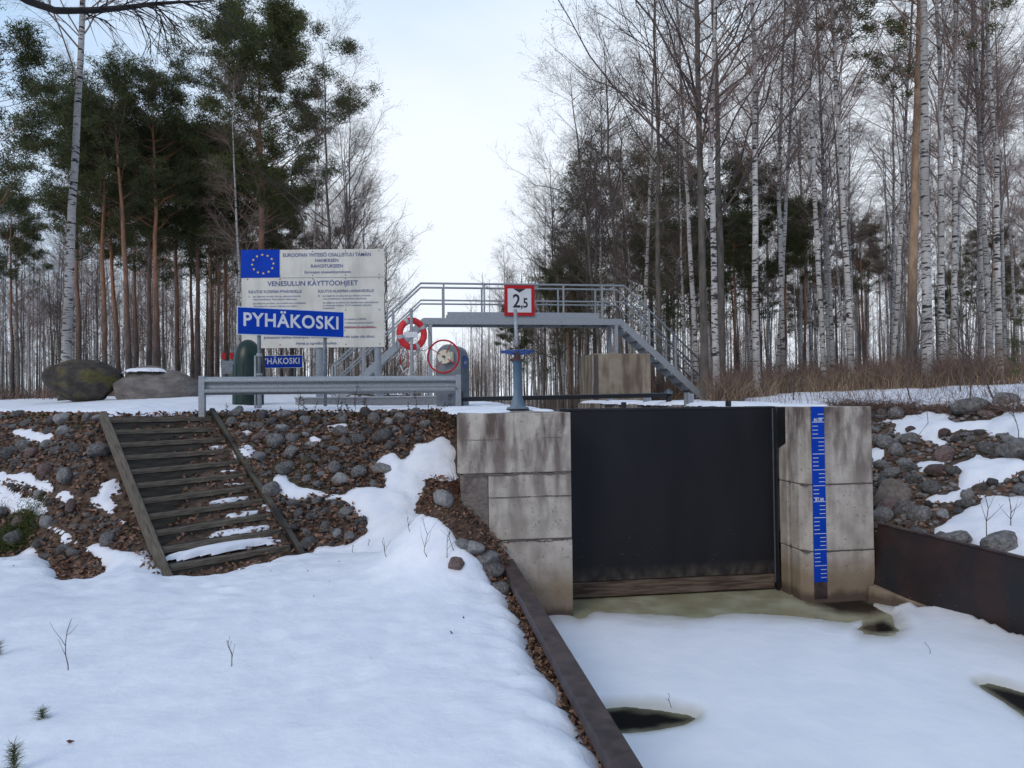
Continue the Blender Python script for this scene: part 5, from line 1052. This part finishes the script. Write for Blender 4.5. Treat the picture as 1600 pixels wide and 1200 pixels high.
# dry weed stalks by the guard rail
rs = np.random.RandomState(21)
def weed(name, base, h, label, group, m='twig_dark', nb=4, spread=.25, r=.006, leafy=True, cat='weed'):
    P = np.zeros((1, 6, 3)); s = np.linspace(0, 1, 6); P[0, :, 2] = s * h; P[0, :, 0] = np.cumsum(rs.randn(6) * .02) * h * 3 + rs.uniform(-.15, .15) * h * s; P[0, :, 1] = rs.uniform(-.1, .1) * h * s; Rr = (r * (1 - .5 * s))[None]
    B, RB, _ = grow(rs, P, Rr, nb, .25, .95, lambda t: h * spread * 1.4 * (1.2 - t), (.4, .9), 4, .1, 0, .1, .8, r * .5); parts = [tubes(P, Rr, 5), tubes(B, RB, 4)]
    if leafy: E, RE, _ = grow(rs, np.concatenate([P[:, ::1][:, :6], ]), Rr, 14, .2, 1, lambda t: .035 + 0 * t, (.5, 1.4), 3, -.3, 0, .2, 1.8, .009); parts.append(tubes(E, RE, 4))
    V, Fq = join(parts); o = link(name, npmesh(name, V, Fq), M[m]); o.location = base; o.rotation_euler = (0, 0, 0); return tag(o, label, cat, group)
for i, (px, h) in enumerate(((440, .30), (470, .62), (474, .5), (480, .42), (486, .38), (530, .5), (536, .4), (545, .3), (551, .55), (565, .3), (580, .35), (627, .42), (647, .45), (651, .3), (670, .32), (697, .35), (352, .28), (700, .42), (693, .3))):
    p = at(px, 645, 12.3 + rs.uniform(-.15, .25)); weed('dry_weed', (p.x, p.y, gz1(p.x, p.y) + .03), h, 'dark dry weed stalk standing in front of the guard rail', 'dry weeds along the guard rail')
# bare twigs sticking out of the snow
tw = [(120, 1085, .55, .42, 'forked bare twig sticking out of the snow at lower left'), (362, 1075, .6, .22, 'small crossed twigs on the snow, lower centre left'), (672, 893, .56, .46, 'tallest bare shoot in the snow left of the pier stones'), (697, 893, .56, .40, 'curved bare shoot in the snow in front of the brown stone'), (712, 880, .58, .40, 'branched bare shoot leaning right near the cap beam'), (640, 850, .6, .18, 'small tangle of dry twigs on the snow slope'),
      (552, 878, .55, .10, 'tiny dry stem left of the lone stone'), (605, 890, .55, .24, 'dry stem left of the reddish lone stone'), (575, 868, .55, .09, 'tiny dry stem behind the lone stone'), (513, 848, .7, .15, 'tiny stem in the snow right of the steps')]
for px, py, z, h, lb in tw: p = gpos(px, py); weed('bare_twig', (p.x, p.y, gz1(p.x, p.y) + .12), h, lb, None, nb=5, spread=.4, r=.004, leafy=False, cat='twig')
p = atz(1245, 0, 0) if False else None
p = atz(1455, 1025, .05); weed('bare_twig', (p.x, p.y, .06), .13, 'lone grass stem on the snowy ice at right', None, nb=1, r=.003, leafy=False, cat='twig')
p = atz(1050, 1108, .05); weed('bare_twig', (p.x, p.y, .06), .12, 'small twig beside the dark hole in the ice', None, nb=4, r=.003, leafy=False, cat='twig')
for px, py, h, lb in ((1545, 862, .8, 'thin bare shoot rising from the rusty wall snow'), (1573, 835, .5, 'branched dry shoot in the lower right snow field'), (1438, 700, 1.0, 'tall thin stem in front of the right bank stones'), (1597, 690, .7, 'thin stem at the right picture edge')):
    q = gpos(px, py); weed('bare_twig', (q.x, q.y, gz1(q.x, q.y)), h, lb, None, nb=5 if h < .9 else 1, spread=.35, r=.006, leafy=False, cat='twig')
# saplings on the right bank top
for px, Y, h, lb in ((1433, 14.5, 2.2, 'bare sapling on the right bank top left of the thick birch'), (1512, 13.5, 2.6, 'leaning bare sapling near the big square stone'), (1548, 13, 2.4, 'thin bare sapling at the right on the bank crest'), (1228, 16, .9, 'small slanting sapling behind the gauge pier'), (1483, 15, 2.0, 'bare sapling behind the right bank crest')):
    X = (px - 800) / F * Y; weed('sapling', (X, Y, gz1(X, Y)), h, lb, None, nb=14, spread=.3, r=.016, leafy=False, cat='sapling')
def seedling(px, py, z, h, label):
    p = atz(px, py, z); rng = np.random.RandomState(abs(int(px))); P = np.zeros((1, 4, 3)); s = np.linspace(0, 1, 4); P[0, :, 2] = s * h; root = thing('pine_seedling', (p.x, p.y, gz1(p.x, p.y) + .13), label, 'seedling')
    o = link('stem', npmesh('stem', *tubes(P, .004 * (1.2 - s)[None], 6)), M['twig'], root); n = int(2600 * h); f = rng.rand(n); c = np.stack([rng.randn(n) * .002, rng.randn(n) * .002, f * h], 1); D = rng.randn(n, 3); D[:, 2] = np.abs(D[:, 2]) * .6 + .25; D = nrm(D)
    blades('needles', 'needle', c, D, np.full(n, .055) * rng.uniform(.7, 1.2, n), np.full(n, .0022), None, None, .4, 5, root)
seedling(66, 1112, .72, .07, 'tiny pine seedling poking through the snow at lower left'); seedling(22, 1195, .72, .15, 'larger pine seedling in the bottom left corner'); seedling(-4, 1010, .72, .1, 'pine sprig at the left picture edge')
# small pine at the right edge
pl('plow', 1606, 13.5, .16, 'small green pine sapling at the right picture edge')
# ------------------------------------------------------------------ overhanging limb, upper left, and its tree beside the camera
rng = np.random.RandomState(31); tx, ty = -6.6, 4.4; root = thing('overhanging_tree', (tx, ty, .4), 'dark limb with drooping twigs hanging into the upper left sky', 'tree')
P, Rr = trunk(rng, 14, .22, .0, .04); P += np.array([tx, ty, .2]); V, Fq = tubes(P, Rr, 14); link('trunk', npmesh('trunk', V - np.array(root.location), Fq), M['alder'], root)
kp = [Vector((tx, ty, 7.4)), at(-150, -120, 5.0), at(40, 0, 5.6), at(88, 17, 5.8), at(150, 16, 6.0), at(195, 12, 6.2), at(240, 6, 6.3), at(285, 3, 6.4), at(335, 1, 6.5)]; KP = np.array([p[:] for p in kp])
tt = np.linspace(0, 8, 28); P = np.stack([np.interp(tt, range(9), KP[:, k]) for k in range(3)], 1)[None]; Rr = np.interp(tt, [0, 2, 5, 8], [.06, .032, .024, .007])[None]
B1 = [[at(205, 10, 6.2), at(222, 30, 6.2), at(235, 62, 6.15), at(236, 90, 6.1)], [at(240, 6, 6.3), at(262, 28, 6.3), at(285, 55, 6.3), at(305, 74, 6.3)], [at(285, 3, 6.4), at(318, 14, 6.4), at(345, 30, 6.4), at(362, 42, 6.4)], [at(120, 15, 6.), at(140, 24, 6.), at(165, 32, 6.), at(180, 45, 6.)], [at(235, 8, 6.3), at(250, 25, 6.2), at(258, 50, 6.2), at(262, 85, 6.2)]]
B1 = np.array([[q[:] for q in r] for r in B1]); R1 = np.tile(np.array([.009, .007, .005, .003]), (len(B1), 1))
C, RC, _ = grow(rng, P, Rr, 26, .45, 1, lambda t: .5 + 0 * t, (.4, 1.0), 5, 0, .45, .12, .4, .003); D, RD, _ = grow(rng, np.concatenate([C]), RC, 5, .2, 1, lambda t: .25 + 0 * t, (.3, .8), 4, 0, .5, .12, .7, .002); E, RE, _ = grow(rng, B1, R1, 9, .1, 1, lambda t: .4 + 0 * t, (.3, .9), 4, 0, .4, .12, .7, .002)
V, Fq = join([tubes(P, Rr, 8), tubes(B1, R1, 5), tubes(C, RC, 4), tubes(D, RD, 3), tubes(E, RE, 3)]); link('limb', npmesh('limb', V - np.array(root.location), Fq), M['limb'], root)
print('objects', len(scene.objects), 'stones', n1, n2, n3)
